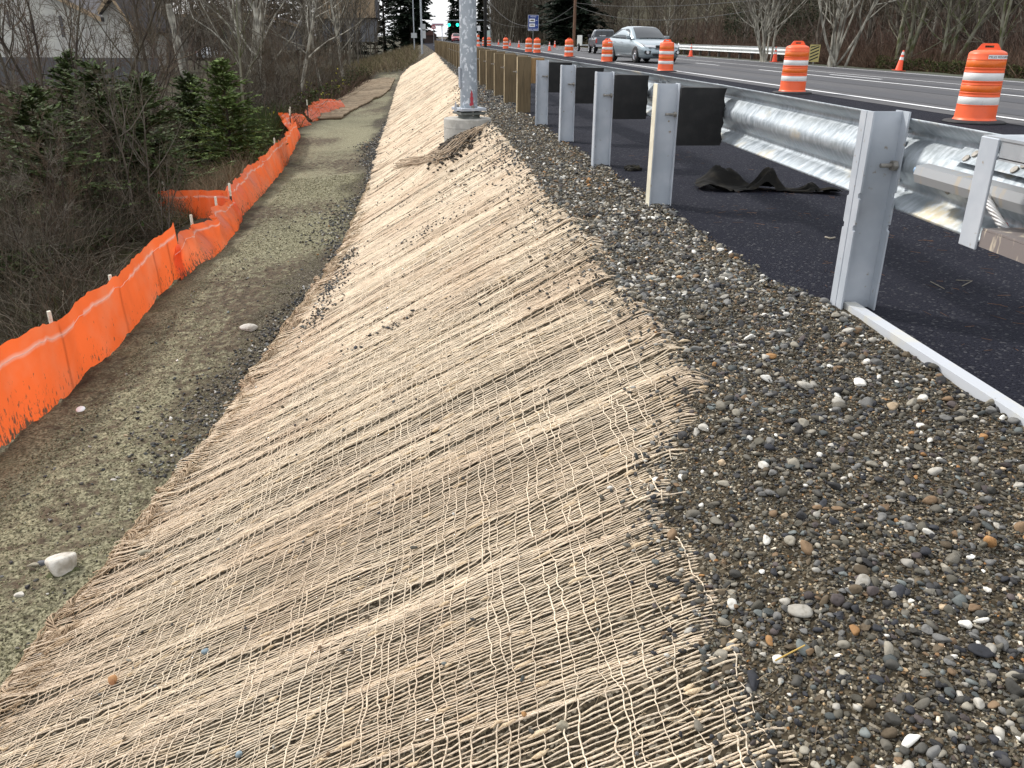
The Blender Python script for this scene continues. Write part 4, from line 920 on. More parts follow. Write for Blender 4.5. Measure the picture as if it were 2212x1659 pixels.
silt('flat orange silt fence wing standing square to the main run', [(x, y, htp(x, y, 408, 411, k), 0, 0) for k, (x, y) in enumerate(wpt)], [(wA[0]+.12, wA[1]+.03, htp(wA[0], wA[1], 393, 393, 0), 0, 0), (wB[0]+.02, wB[1]+.06, .55, 0, 0)], .018)
silt('crumpled orange silt fence heap at the far bend', [(-3.5, 22.5, .50, -.25, 0), (-3.85, 24.3, .55, -.3, .1), (-4.15, 26.0, .42, -.3, .1), (-3.75, 26.8, .32, -.2, 0)], [(-3.9, 24, .7, 0, 0), (-4.2, 26, .66, 0, 0)], .16)
silt('last orange silt fence roll beside the grey netting strip', [(-3.85, 27.6, .30, -.2, .1), (-3.72, 29.2, .42, -.3, .2), (-3.58, 31.2, .50, -.35, .2), (-3.3, 33.2, .34, -.3, .2)], [(-3.9, 27.4, .7, 0, 0)], .12)
# twine stub and metal staple, white cap
mb = MB(); mb.tube([pz(340, 1105, .01), pz(352, 1082, .03), pz(372, 1078, .03)], .005, 6); tag(mb.build('ground_staple', M_galvp), 'bent steel staple pinning the hem of the netting', 'staple')
p = on(175, 888, .012); mb = MB(); mb.lathe([(.030, -.006), (.032, .004), (.028, .009), (0, .010)], 20, M=Tr(*p) @ Matrix.Rotation(.3, 4, 'X'), cap=False); tag(mb.build('white_cap', mat('white_plastic', (.8, .8, .8), .4)), 'small round white cap lying on the mulch by the fence', 'cap')

# ================================================================== VEHICLES
M_glass = mat('car_glass', (.02, .025, .03), .10, 0, spec=.6)
M_tyre = mat('tyre', (.018, .018, .018), .85); M_rim = mat('wheel_rim', (.45, .46, .48), .3, .8)
M_dark = mat('dark_trim', (.012, .012, .013), .5); M_lens = mat('lamp_glass', (.75, .76, .78), .12, 0, coat=.8, spec=.9)
M_red = mat('red_lens', (.45, .02, .015), .2, coat=.5)
def loft(mb, secs, close_ends=True, sm=True):
    n = len(secs[0]); V = [p for s in secs for p in s]; F = []
    for i in range(len(secs)-1):
        for k in range(n): F.append((i*n+k, i*n+(k+1) % n, (i+1)*n+(k+1) % n, (i+1)*n+k))
    if close_ends: F += [tuple(range(n))[::-1], tuple(range((len(secs)-1)*n, len(secs)*n))]
    mb.add(V, F, sm)
def wheel(root, x, y, r, side, wd=.22):
    MM = Tr(x, y, r) @ Matrix.Rotation(side*pi/2, 4, 'Y')
    mb = MB(); mb.lathe([(r*.62, -wd/2), (r*.93, -wd/2), (r, -wd/2+.03), (r, wd/2-.03), (r*.93, wd/2), (r*.62, wd/2-.01)], 28, MM, cap=False); t = mb.build('tyre', M_tyre); 
    w_ = tag(MB().tube([(x-side*.05, y, r), (x+side*.02, y, r)], r*.3, 12).build('wheel', M_dark, root)); t.parent = w_
    mb = MB(); mb.lathe([(r*.64, wd/2-.012), (r*.60, wd/2-.03), (r*.56, wd/2-.06)], 28, MM, cap=False)
    for k in range(5):
        a = 2*pi*k/5; mb.box(-.028, .028, .02, r*.6, wd/2-.045, wd/2-.02, MM @ Matrix.Rotation(a, 4, 'Z'))
    mb.lathe([(0.06, wd/2-.05), (.06, wd/2-.012), (0.0, wd/2-.010)], 14, MM, cap=False); mb.build('rim', M_rim, w_)
    mb = MB(); mb.lathe([(r*1.16, wd/2-.075), (0.0, wd/2-.08)], 28, MM, cap=False); mb.build('wheel_arch', M_dark, root)
def sedan(label, paint, loc, rz, far=False):
    c = thing('sedan', label, 'car', loc, rz)
    st = [(-2.42, .56, .30, .56, .52), (-2.36, .72, .24, .64, .60), (-2.20, .84, .20, .72, .64), (-1.95, .90, .18, .79, .66), (-1.5, .915, .18, .87, .68), (-1.1, .918, .18, .93, .70), (-.7, .918, .18, .965, .72), (.2, .918, .18, .985, .72), (1.2, .918, .18, 1.01, .74), (1.8, .90, .19, 1.03, .76), (2.2, .86, .22, 1.02, .76), (2.38, .76, .28, .93, .70), (2.42, .66, .34, .84, .66)]
    secs = []
    for y, w_, zb, zt, zm in st:
        h = [(0, zb), (w_*.86, zb), (w_*.97, zb+.08), (w_, zm*.75), (w_*.985, zm), (w_*.93, zt-.06), (w_*.80, zt-.005), (w_*.4, zt+.022), (0, zt+.03)]
        secs.append([(a, y, b_) for a, b_ in h]+[(-a, y, b_) for a, b_ in h[-2:0:-1]])
    mb = MB(); loft(mb, secs); mb.build('body', paint, c)
    cs = []
    for y, wb_, zb, wt, zt in ((-1.02, .80, .92, .70, .955), (-.72, .83, .93, .69, 1.13), (-.28, .84, .95, .63, 1.37), (.05, .84, .96, .60, 1.435), (.55, .84, .97, .60, 1.455), (1.0, .84, .98, .595, 1.42), (1.45, .83, .99, .62, 1.27), (1.95, .80, 1.0, .68, 1.06)):
        h = [(0, zb), (wb_, zb), (wb_*.97, zb+(zt-zb)*.35), (wt+.015, zt-.04 if zt-zb > .1 else zt-.01), (wt*.86, zt-.003), (0, zt+.012)]
        cs.append([(a, y, b_) for a, b_ in h]+[(-a, y, b_) for a, b_ in h[-2:0:-1]])
    mb = MB(); loft(mb, cs); mb.build('cabin', paint, c)
    mb = MB(); e = .014
    ws = [(-1.0, .70, .965), (-.70, .64, 1.135), (-.30, .575, 1.355), (-.12, .54, 1.40)]
    V = []
    for y, w_, z in ws:
        for k in range(7): q = (k/3-1); V.append((q*w_, y-.02-.05*(1-q*q), z+.012+.02*(1-q*q)))
    mb.add(V, [(i*7+k, i*7+k+1, (i+1)*7+k+1, (i+1)*7+k) for i in range(3) for k in range(6)], True); mb.build('windshield', M_glass, c)
    for s in (-1, 1):
        for nm, P in (('front_side_window', [(-.62, 1.0, .828), (.38, 1.01, .835), (.34, 1.35, .655), (.02, 1.355, .655), (-.25, 1.28, .69)]), ('rear_side_window', [(.45, 1.01, .835), (1.18, 1.03, .83), (1.40, 1.16, .77), (1.02, 1.33, .67), (.41, 1.35, .655)])):
            mb = MB(); V = [(s*(w_+.012), y, z) for y, z, w_ in P]; mb.add(V, [tuple(range(len(V)))[::s]]); mb.build(nm, M_glass, c)
        mb = MB(); mb.box(s*.86-.06, s*.98+.04 if s > 0 else s*.86+.06, -.70, -.56, .95, 1.07, c=.02) if s > 0 else mb.box(-1.02, -.84, -.70, -.56, .95, 1.07, c=.02); mb.build('wing_mirror', paint, c)
        V = [(s*.36, -2.44, .70), (s*.80, -2.27, .73), (s*.885, -1.98, .80), (s*.86, -2.05, .74), (s*.78, -2.33, .645), (s*.40, -2.46, .62)]
        mb = MB(); mb.add(V+[(a, b_+.05, z) for a, b_, z in V], [tuple(range(6))[::s], tuple(range(6, 12))[::-s]]+[(k, (k+1) % 6, 6+(k+1) % 6, 6+k) for k in range(6)]); mb.build('headlight', M_lens, c)
        V = [(s*.56, -2.435, .50), (s*.80, -2.31, .50), (s*.83, -2.29, .40), (s*.74, -2.35, .34), (s*.58, -2.43, .36)]
        mb = MB(); mb.add(V, [tuple(range(5))[::s]]); fg = mb.build('fog_lamp_recess', M_dark, c)
        mb = MB(); mb.tube([(s*.69, -2.37, .43), (s*.69, -2.40, .43)], .06, 12); mb.build('fog_lamp', M_lens, fg)
        mb = MB(); mb.box(min(s*.62, s*.86), max(s*.62, s*.86), 2.30, 2.43, .76, .90, c=.01); mb.build('tail_light', M_red, c)
        for y in (-1.48, 1.35): wheel(c, s*.83, y, .33, s)
        mb = MB(); mb.box(min(s*.925, s*.932), max(s*.925, s*.932), -.98, .37, .27, .30); mb.build('door_trim', M_rim, c)
        mb = MB(); mb.box(min(s*.915, s*.94), max(s*.915, s*.94), .12, .30, .80, .825, c=.004); mb.box(min(s*.915, s*.94), max(s*.915, s*.94), 1.0, 1.16, .82, .845, c=.004); mb.build('door_handles', M_rim, c)
    mb = MB(); mb.add([(-.40, -2.475, .70), (.40, -2.475, .70), (.36, -2.48, .585), (.12, -2.49, .565), (-.12, -2.49, .565), (-.36, -2.48, .585)], [tuple(range(6))]); g = mb.build('grille', M_dark, c)
    mb = MB(); mb.box(-.41, .41, -2.492, -2.478, .695, .712); mb.box(-.37, .37, -2.498, -2.486, .565, .578); mb.build('grille_frame', M_rim, g)
    mb = MB(); mb.add([(-.52, -2.455, .38), (.52, -2.455, .38), (.46, -2.45, .285), (-.46, -2.45, .285)], [(0, 1, 2, 3)]); mb.build('lower_intake', M_dark, c)
    mb = MB(); mb.box(-.15, .15, -2.502, -2.494, .45, .545); mb.build('number_plate', mat('plate', (.55, .60, .66), .5), c)
    mb = MB(); mb.add([(-.62, 1.50, 1.29), (.62, 1.50, 1.29), (.70, 1.94, 1.09), (-.70, 1.94, 1.09)], [(0, 1, 2, 3)]); mb.build('rear_window', M_glass, c)
    return c
M_silver = mat('silver_paint', (.30, .36, .39), .3, .5, coat=.7)
_p = U(1403, 134); sedan('silver sedan driving toward the camera between two orange barrels', M_silver, (_p[0]-.55, 41.6, .016), .16).scale = (1.04, 1.04, 1.07)
def pickup(label, loc, rz):
    P = mat('charcoal_paint', (.085, .10, .12), .3, .4, coat=.6); c = thing('pickup_truck', label, 'pickup truck', loc, rz)
    # rear at -y, drives toward +y
    secs = []
    for y, w_, zb, zt in ((-2.45, .80, .48, 1.02), (-2.42, .84, .45, 1.06), (0.0, .86, .40, 1.06), (1.4, .86, .40, 1.04), (2.3, .84, .42, .98), (2.45, .74, .45, .82)):
        h = [(0, zb), (w_*.9, zb), (w_, zb+.12), (w_, zt-.14), (w_*.95, zt), (0, zt+.005)]; secs.append([(a, y, b_) for a, b_ in h]+[(-a, y, b_) for a, b_ in h[-2:0:-1]])
    mb = MB(); loft(mb, secs, sm=False); mb.build('body', P, c)
    cs = []
    for y, wb_, wt, zt in ((-.38, .81, .66, 1.52), (-.30, .82, .67, 1.56), (.3, .82, .68, 1.59), (.72, .82, .66, 1.56), (1.2, .80, .76, 1.08)):
        h = [(0, 1.0), (wb_, 1.0), (wt, zt-.05), (wt*.9, zt), (0, zt+.015)]; cs.append([(a, y, b_) for a, b_ in h]+[(-a, y, b_) for a, b_ in h[-2:0:-1]])
    mb = MB(); loft(mb, cs, sm=False); mb.build('cab', P, c)
    mb = MB(); mb.add([(-.68, -.405, 1.13), (.68, -.405, 1.13), (.60, -.395, 1.46), (-.60, -.395, 1.46)], [(0, 1, 2, 3)]); rw = mb.build('rear_window', M_glass, c)
    mb = MB(); [mb.box(x-.012, x+.012, -.42, -.41, 1.13, 1.45) for x in (-.22, .22)]; mb.build('window_bars', M_dark, rw)
    mb = MB(); mb.box(-.35, .1, -.418, -.412, 1.15, 1.20); mb.build('window_sticker', M_stick, rw)
    for s in (-1, 1):
        mb = MB(); V = [(s*.815, -.18, 1.10), (s*.815, .84, 1.10), (s*.705, .60, 1.47), (s*.70, -.18, 1.47)]; mb.add(V, [(0, 1, 2, 3)[::s]]); mb.build('side_window', M_glass, c)
        mb = MB(); mb.box(min(s*.76, s*.87), max(s*.76, s*.87), -2.47, -2.43, .70, .98, c=.006); mb.build('tail_light', M_red, c)
        mb = MB(); mb.box(min(s*.87, s*1.05), max(s*.87, s*1.05), .72, .82, 1.08, 1.26, c=.02); mb.build('wing_mirror', M_dark, c)
        for y in (-1.45, 1.5): wheel(c, s*.79, y, .35, s, .20)
    mb = MB(); mb.box(-.85, .85, -2.56, -2.46, .46, .60, c=.01); mb.build('rear_bumper', M_rim, c)
    mb = MB(); mb.box(-.16, .16, -2.572, -2.562, .62, .74); mb.build('number_plate', mat('plate', (.55, .60, .66), .5), c)
    return c
_p = (AT(1304, 64), 64); pickup('dark grey pickup truck seen from behind, driving away past the silver car', (_p[0], _p[1], .02), -.06)
tl = thing('cargo_trailer', 'small pale open trailer ahead of the pickup truck', 'trailer', (AT(1270, 74), 74, 0)); mb = MB(); mb.box(-.7, .7, -1.2, 1.2, .45, .52); mb.box(-.7, -.66, -1.2, 1.2, .52, 1.25); mb.box(.66, .7, -1.2, 1.2, .52, 1.25); mb.build('trailer_bed', mat('pale_panel', (.42, .45, .44), .6), tl); wheel(tl, -.75, 0, .3, -1, .18); wheel(tl, .75, 0, .3, 1, .18)
c = sedan('distant red and white vehicle cresting the road beyond the wooden posts', mat('red_paint_car', (.50, .06, .07), .3, coat=.6), (AT(985, 185), 185, .02), 0.0)
c.scale = (1.0, 1.0, 1.15)

# ================================================================== SIGNS, SIGNALS, FAR RAIL
M_post = mat('sign_post', (.30, .31, .31), .5, .4)
def sign(name, label, cat, px, Y, z0, parts):
    t = thing(name, label, cat, (AT(px, Y), Y, z0), -math.atan2(AT(px, Y), Y)*.6); return t
M_blue = mat('blue_sheeting', (.010, .045, .24), .4); M_wht = mat('white_sheeting_flat', (.82, .83, .84), .45)
t = sign('motorist_service_sign', 'blue FOOD NEXT RIGHT service sign on a thin post in front of the bare wood', 'sign', 1151.5, 118, -.1, 0)
mb = MB(); mb.tube([(0, .04, 0), (0, .04, 2.0)], .04, 6); mb.build('post', M_post, t)
mb = MB(); mb.box(-.70, .70, 0, .02, 1.95, 3.85, c=.004); mb.build('panel', M_blue, t)
mb = MB()
for a in ((-.70, .70, 1.95, 1.98), (-.70, .70, 3.82, 3.85), (-.70, -.67, 1.981, 3.819), (.67, .70, 1.981, 3.819)): mb.box(a[0], a[1], -.004, -.001, a[2], a[3])
mb.build('border', M_wht, t)
text_obj('lettering', 'FOOD', .26, M_wht, t, Tr(0, -.004, 3.65) @ RX90); text_obj('lettering', 'NEXT RIGHT', .22, M_wht, t, Tr(0, -.004, 2.11) @ RX90)
for z, cdk in ((3.20, (.10, .08, .06)), (2.62, (.35, .30, .25))):
    mb = MB(); mb.box(-.52, .22, -.006, -.001, z-.22, z+.20); lg = mb.build('logo_panel', M_wht, t)
    mb = MB(); mb.prism([(-.42, z-.08), (-.36, z+.07), (.02, z+.09), (.12, z-.02), (.10, z-.09)], -.010, -.007, 'y'); mb.build('logo_mark', mat('logo_dark_%d' % (z*10), cdk, .6), lg)
    mb = MB(); mb.box(.32, .52, -.006, -.001, z-.015, z+.025); mb.build('arrow_dash', M_wht, t)
t = sign('do_not_enter_sign', 'round red DO NOT ENTER sign at the far left end of the wooden posts', 'sign', 937, 110, -.05, 0)
mb = MB(); mb.tube([(0, .03, -.5), (0, .03, 2.5)], .035, 6); mb.build('post', M_post, t)
mb = MB(); mb.tube([(0, 0, 2.15), (0, .015, 2.15)], .26, 24, sm=False); mb.build('disc', mat('sign_red', (.45, .03, .05), .4), t)
mb = MB(); mb.box(-.19, .19, -.006, -.001, 2.11, 2.19); mb.build('bar', M_wht, t)
text_obj('lettering', 'DO NOT', .10, M_wht, t, Tr(0, -.004, 2.27) @ RX90); text_obj('lettering', 'ENTER', .10, M_wht, t, Tr(0, -.004, 2.03) @ RX90)
def smallsign(label, px, Y, zc, w_, h_, m, name='sign', txt=None, diamond=False):
    t = sign(name, label, 'sign', px, Y, 0, 0); mb = MB(); mb.tube([(0, .03, -.5), (0, .03, zc+h_*.4)], .03, 6); mb.build('post', M_post, t)
    mb = MB(); mb.box(-w_/2, w_/2, 0, .015, -h_/2, h_/2, Tr(0, 0, zc) @ Matrix.Rotation(pi/4 if diamond else 0, 4, 'Y')); mb.build('panel', m, t)
smallsign('small white rectangular sign just right of the light pole', 1034.5, 120, 2.1, .42, .62, M_wht)
smallsign('pale green-grey sign low beside the black pole', 1053, 130, 1.45, .75, .85, mat('pale_green', (.45, .55, .50), .5))
smallsign('small yellow diamond sign left of the light pole', 998, 150, 1.3, .5, .5, mat('sign_yellow', (.70, .45, .03), .5), diamond=True)
M_lp = mat('grey_pole', (.42, .45, .48), .5, .3)
t = thing('street_light_pole', 'thin grey pole with two little signs at the left edge of the sky gap', 'pole', (AT(911, 75), 75, -1)); mb = MB(); mb.tube([(0, 0, -.6), (0, 0, 14)], .085, 8); mb.build('pole', M_lp, t); mb = MB(); mb.box(.06, .34, -.1, -.08, 1.9, 2.5); mb.box(.06, .34, -.1, -.08, 2.6, 3.0); mb.build('small_signs', mat('sign_back', (.45, .47, .47), .6), t)
t = thing('street_light_pole', 'thinner pole with a small box sign, left of the grey pole', 'pole', (AT(894.5, 88), 88, -1)); mb = MB(); mb.tube([(0, 0, -.6), (0, 0, 14)], .055, 8); mb.build('pole', M_lp, t); mb = MB(); mb.box(-.28, .28, -.1, -.07, 1.9, 2.35); mb.build('small_sign', mat('sign_back', (.45, .47, .47), .6), t)
t = thing('utility_pole', 'black pole standing right of the light pole against the sky', 'utility pole', (AT(1048.5, 95), 95, 0)); mb = MB(); mb.tube([(0, 0, -.3), (0, 0, 14)], [.18, .14], 10); mb.build('shaft', mat('black_pole', (.015, .014, .013), .9), t)
t = thing('utility_pole', 'brown wooden utility pole in front of the dark fir across the road', 'utility pole', (AT(1240, 108), 108, -.2)); mb = MB(); mb.tube([(0, 0, -.3), (0, 0, 12)], [.19, .15], 12); mb.build('shaft', mat('pole_wood', (.20, .105, .06), .9, n=(4, (.13, .08, .055), .4, .6), vec_scale=(3, 3, .4)), t)
# overhead wires
def wire(label, a, b, sag, r=.018):
    P = [(a[0]+(b[0]-a[0])*k/24, a[1]+(b[1]-a[1])*k/24, a[2]+(b[2]-a[2])*k/24-sag*4*(k/24)*(1-k/24)) for k in range(25)]
    mb = MB(); mb.tube(P, r, 5); tag(mb.build('overhead_wire', mat('wire', (.05, .05, .05), .7)), label, 'wire')
up = PY(1240, 0, 108)
wire('upper wire running right from the brown utility pole', PY(1243, 6, 108), PY(1760, -12, 48), .5)
wire('lower sagging wire running right from the brown utility pole', PY(1243, 12, 108), PY(1700, 8, 50), 1.2)
wire('wire sagging left from the brown utility pole toward the sky gap', PY(1238, 14, 108), PY(1060, 6, 170), 3.0, .03)
wire('lowest wire left of the brown utility pole', PY(1238, 34, 108), PY(1050, 38, 180), 1.5, .02)
# traffic signal
Ys = 190; t = thing('traffic_signal', 'traffic signal mast arm with green lights spanning the far intersection', 'traffic signal', (AT(1059, Ys), Ys, 0))
def rel(px, py): p = PY(px, py, Ys); return (p[0]-AT(1059, Ys), 0, p[2])
a, b_ = rel(1059, 44), rel(962, 44); mb = MB(); mb.tube([(0, 0, -.5), (0, 0, a[2]+.6)], .14, 8); mb.build('mast', M_lp, t); mb = MB(); mb.tube([a, b_], .09, 6); mb.build('mast_arm', M_lp, t)
for px in (970, 988, 1008): 
    q = rel(px, 51); mb = MB(); mb.box(q[0]-.18, q[0]+.18, -.3, -.1, q[2]-.55, q[2]+.55, c=.02); h = mb.build('signal_head', mat('signal_body', (.03, .045, .03), .6), t)
    mb = MB(); mb.tube([(q[0], -.32, q[2]-.25), (q[0], -.36, q[2]-.25)], .30, 16); mb.build('green_lamp', mat('green_lamp', (.0, .35, .22), .4, emit=((.02, 1, .62), 2.2)), h)
# white canopy and hut
Yk = 230; q0, q1 = PY(932, 50, Yk), PY(959, 56, Yk); t = thing('canopy', 'white station canopy on slim columns in the sky gap', 'canopy', (q0[0], Yk, 0)); mb = MB(); W_ = q1[0]-q0[0]; mb.box(0, W_, 0, 6, q1[2], q0[2], c=.02); mb.build('fascia', mat('canopy_white', (.9, .88, .9), .5), t)
mb = MB(); mb.box(.3, W_-.3, -.05, -.01, q1[2]+.25, q1[2]+.45); mb.build('stripe', mat('canopy_stripe', (.35, .12, .18), .5), t)
for x in (.5, W_-.5): mb = MB(); mb.tube([(x, 1, -1), (x, 1, q1[2]+.1)], .12, 8); mb.build('column', M_wht, t)
t = hut_ = thing('hut', 'small dark gabled hut under the trees at the left of the sky gap', 'hut', (AT(932, 140), 140, -.6)); mb = MB(); mb.box(-1.6, 1.1, 0, 3, 0, 1.6); mb.build('wall', mat('hut_wall', (.05, .035, .03), .9), t); mb = MB(); mb.prism([(-1.9, 1.55), (1.4, 1.55), (-.2, 2.7)], -.2, 3.2, 'y'); mb.build('roof', mat('hut_roof', (.09, .045, .035), .9), t); hut_.scale = (.7, .7, .7); hut_.location.z = .1
# far white guardrail
fg_ = thing('guardrail', 'weathered white guardrail on the far side of the road, below the bare wood', 'guardrail', (0, 0, 0))
fx_ = lambda y: 17.75
wbeam('rail', 40.3, 68, zc=.52, xf=fx_, parent=fg_, m=mat('far_rail_steel', (.62, .64, .64), .5, .3, n=(4, (.5, .52, .5), .5, .7)))
yq = 41
while yq < 68: mb = MB(); mb.box(17.86, 18.0, yq-.07, yq+.07, -.3, .66); mb.build('post', mat('old_post', (.07, .06, .05), .9), fg_); yq += 1.95
t = thing('object_marker', 'yellow and black striped marker board at the near end of the far guardrail', 'marker', (PX(1760, 110, 17.7)[0], PX(1760, 110, 17.7)[1], 0), -.55); t.scale = (.85, .85, .85)
mb = MB(); mb.box(-.03, .03, .0, .03, -.2, .5); mb.build('post', M_post, t)
mb = MB(); mb.box(-.27, .27, -.02, 0, .12, 1.0); mb.build('panel', mat('marker_yellow', (.50, .42, .16), .6), t)
for k in range(5): mb = MB(); z = .15+.17*k; mb.prism([(-.22, z), (-.22, z+.07), (.22, min(z+.27, .98)), (.22, min(z+.2, .97))], -.025, -.021, 'y'); mb.build('stripe', M_ink, t)

# ================================================================== HOUSES
M_w1 = mat('cream_siding', (.56, .55, .50), .85, n=(.6, (.48, .47, .44), .4, .6)); M_w2 = mat('grey_siding', (.18, .185, .20), .85); M_w3 = mat('brown_siding', (.16, .13, .11), .85)
M_rf = mat('roof_shingle', (.065, .062, .070), .95, n=(3, (.09, .085, .09), .4, .6)); M_tr = mat('white_trim', (.62, .62, .62), .7); M_fs = mat('fascia_wood', (.38, .28, .18), .8); M_wn = mat('window_glass', (.04, .045, .055), .15, spec=.8); M_sh = mat('dark_eave', (.05, .04, .035), .9)
def house(label, Y, poly, depth, wall, wins, base, rakes, name='house', trim=None):
    """poly: facade outline in picture directions on the plane at distance Y; rakes: roof edges"""
    t = thing(name, label, 'house', (PY(base[0], base[1], Y)[0], Y, 0)); ox = t.location[0]
    q = lambda px, py: (PY(px, py, Y)[0]-ox, PY(px, py, Y)[2])
    mb = MB(); mb.prism([q(*p) for p in poly], 0, depth, 'y'); mb.build('wall', wall, t)
    for (x0, y0, x1, y1) in wins:
        a, b_ = q(x0, y0), q(x1, y1); mb = MB(); mb.box(a[0], b_[0], -.04, -.005, b_[1], a[1]); f = mb.build('window', trim or M_tr, t); e = (b_[0]-a[0])*.12
        mb = MB(); mb.box(a[0]+e, b_[0]-e, -.06, -.045, b_[1]+e, a[1]-e); mb.build('pane', M_wn, f)
    for (x0, y0, x1, y1, th) in rakes:
        a, b_ = q(x0, y0), q(x1, y1); mb = MB(); mb.prism([a, b_, (b_[0], b_[1]+th), (a[0], a[1]+th)], -.7, depth+.4, 'y'); rf = mb.build('roof', M_rf, t)
        mb = MB(); mb.prism([(a[0], a[1]-.02), (b_[0], b_[1]-.02), (b_[0], b_[1]+th+.03), (a[0], a[1]+th+.03)], -.76, -.71, 'y'); mb.build('fascia', M_fs, rf)
    return t
house('large pale two-gabled house behind the bare trees at the upper left', 72, [(-120, 165), (-120, -60), (20, -60), (215, 38), (244, 2), (286, 62), (286, 150)], 9, M_w1,
      [(12, 22, 24, 58), (64, 36, 76, 72), (126, 34, 142, 80)], (100, 160), [(-10, -70, 226, 47, .30), (244, -6, 296, 70, .32), (244, -6, 220, 32, .32)], trim=M_sh)
house('grey two-storey house with hipped roof and white windows, left of the white-barked tree', 125, [(470, 108), (470, 52), (560, 52), (640, 60), (640, 108)], 9, M_w2,
      [(506, 50, 518, 63), (530, 50, 538, 63), (506, 78, 520, 90), (560, 62, 575, 74)], (540, 108), [(462, 56, 520, 34, .3), (520, 34, 580, 38, .3), (580, 38, 648, 60, .3)])
house('brown house with small gables half hidden in the trees beside the snag', 120, [(300, 112), (300, 40), (340, 36), (410, 42), (424, 30), (442, 46), (462, 66), (462, 112)], 8, M_w3,
      [(352, 34, 360, 50), (412, 44, 422, 64), (428, 44, 434, 60), (448, 52, 456, 64)], (380, 112), [(296, 38, 410, 36, .3), (408, 46, 425, 28, .25), (425, 28, 443, 48, .25)])
house('long dark-roofed grey building deep in the thicket', 130, [(690, 90), (690, 38), (806, 38), (806, 90)], 10, M_w2, [], (750, 90), [(684, 40, 812, 38, 2.4)])
sedan('white parked car beside the distant grey house', mat('white_paint', (.72, .73, .75), .3, coat=.5), (PY(466, 100, 118)[0], 118, float(T(PY(466, 100, 118)[0], 118))+.1), 1.4)
t = tag(MB().box(-4, 13, 0, .15, 0, 1.7).build('wooden_fence', mat('grey_fence', (.11, .115, .12), .9, n=(2, (.09, .085, .09), .4, .6), vec_scale=(4, 1, .3))), 'long grey board fence below the pale house', 'fence'); p = PY(30, 186, 58); t.location = (p[0]-4, 58, p[2])

# ================================================================== TREES
def nrm(v): return v/np.maximum(np.linalg.norm(v, axis=-1, keepdims=True), 1e-9)
def grow(r, p, d, Ln, R0, M_, wig, lift=0.0, taper=.25):
    n = len(p); P = np.zeros((n, M_, 3)); P[:, 0] = p; D = np.zeros((n, M_, 3)); D[:, 0] = d; st = (Ln/(M_-1))[:, None]
    for k in range(1, M_):
        d = nrm(d+wig*r.standard_normal((n, 3))+np.array([0, 0, lift])); D[:, k] = d; P[:, k] = P[:, k-1]+d*st
    Rr = R0[:, None]*np.linspace(1, taper, M_)[None]; return P, D, Rr
def spawn(r, P, D, Rr, Ln, k, tmin, ang, lf, rf, tmax=.98):
    n, M_, _ = P.shape; t = r.uniform(tmin, tmax, (n, k)); f = t*(M_-1); i = np.clip(f.astype(int), 0, M_-2); fr = (f-i)[..., None]; a = np.arange(n)[:, None]
    p = P[a, i]*(1-fr)+P[a, i+1]*fr; d = D[a, i+1]; rad = Rr[a, i]
    v = r.standard_normal((n, k, 3)); v = nrm(v-(v*d).sum(-1, keepdims=True)*d); an = r.uniform(ang[0], ang[1], (n, k, 1))
    nd = nrm(d*np.cos(an)+v*np.sin(an)); L2 = Ln[:, None]*lf*(1.15-.75*t)*r.uniform(.7, 1.2, (n, k)); r2 = np.minimum(rad*.7, rf*L2)
    return p.reshape(-1, 3), nd.reshape(-1, 3), L2.ravel(), r2.ravel()
def tubes_any(P, Rr, D, n):
    S, M_, _ = P.shape; d = nrm(D.mean(1)); u = np.cross(d, np.array([.13, .31, .94])); u = nrm(u); w_ = np.cross(d, u); a = np.arange(n)*2*pi/n
    off = u[:, None, None]*np.cos(a)[None, None, :, None]+w_[:, None, None]*np.sin(a)[None, None, :, None]
    V = P[:, :, None, :]+Rr[:, :, None, None]*off; idx = np.arange(S*M_*n).reshape(S, M_, n)
    a0 = idx[:, :-1]; b0 = np.roll(idx, -1, 2)[:, :-1]; c0 = np.roll(idx, -1, 2)[:, 1:]; d0 = idx[:, 1:]
    return V.reshape(-1, 3), np.stack([a0, b0, c0, d0], -1).reshape(-1, 4)
def bark(name, c1, c2, s=5): return mat(name, c1, .9, n=(s, c2, .42, .6), vec_scale=(1, 1, .45), spec=.2)
B_GREY = bark('bark_grey', (.17, .15, .125), (.075, .065, .05)); B_PALE = bark('bark_pale', (.40, .38, .32), (.13, .12, .10)); B_BROWN = bark('bark_brown', (.070, .058, .042), (.04, .03, .025)); B_MOSS = bark('bark_mossy', (.22, .21, .16), (.08, .09, .035))
T_BRN = mat('twigs_brown', (.105, .088, .062), .9, spec=.1); T_GRY = mat('twigs_grey', (.145, .13, .105), .9, spec=.1); T_RED = mat('twigs_reddish', (.115, .085, .060), .9, spec=.1)
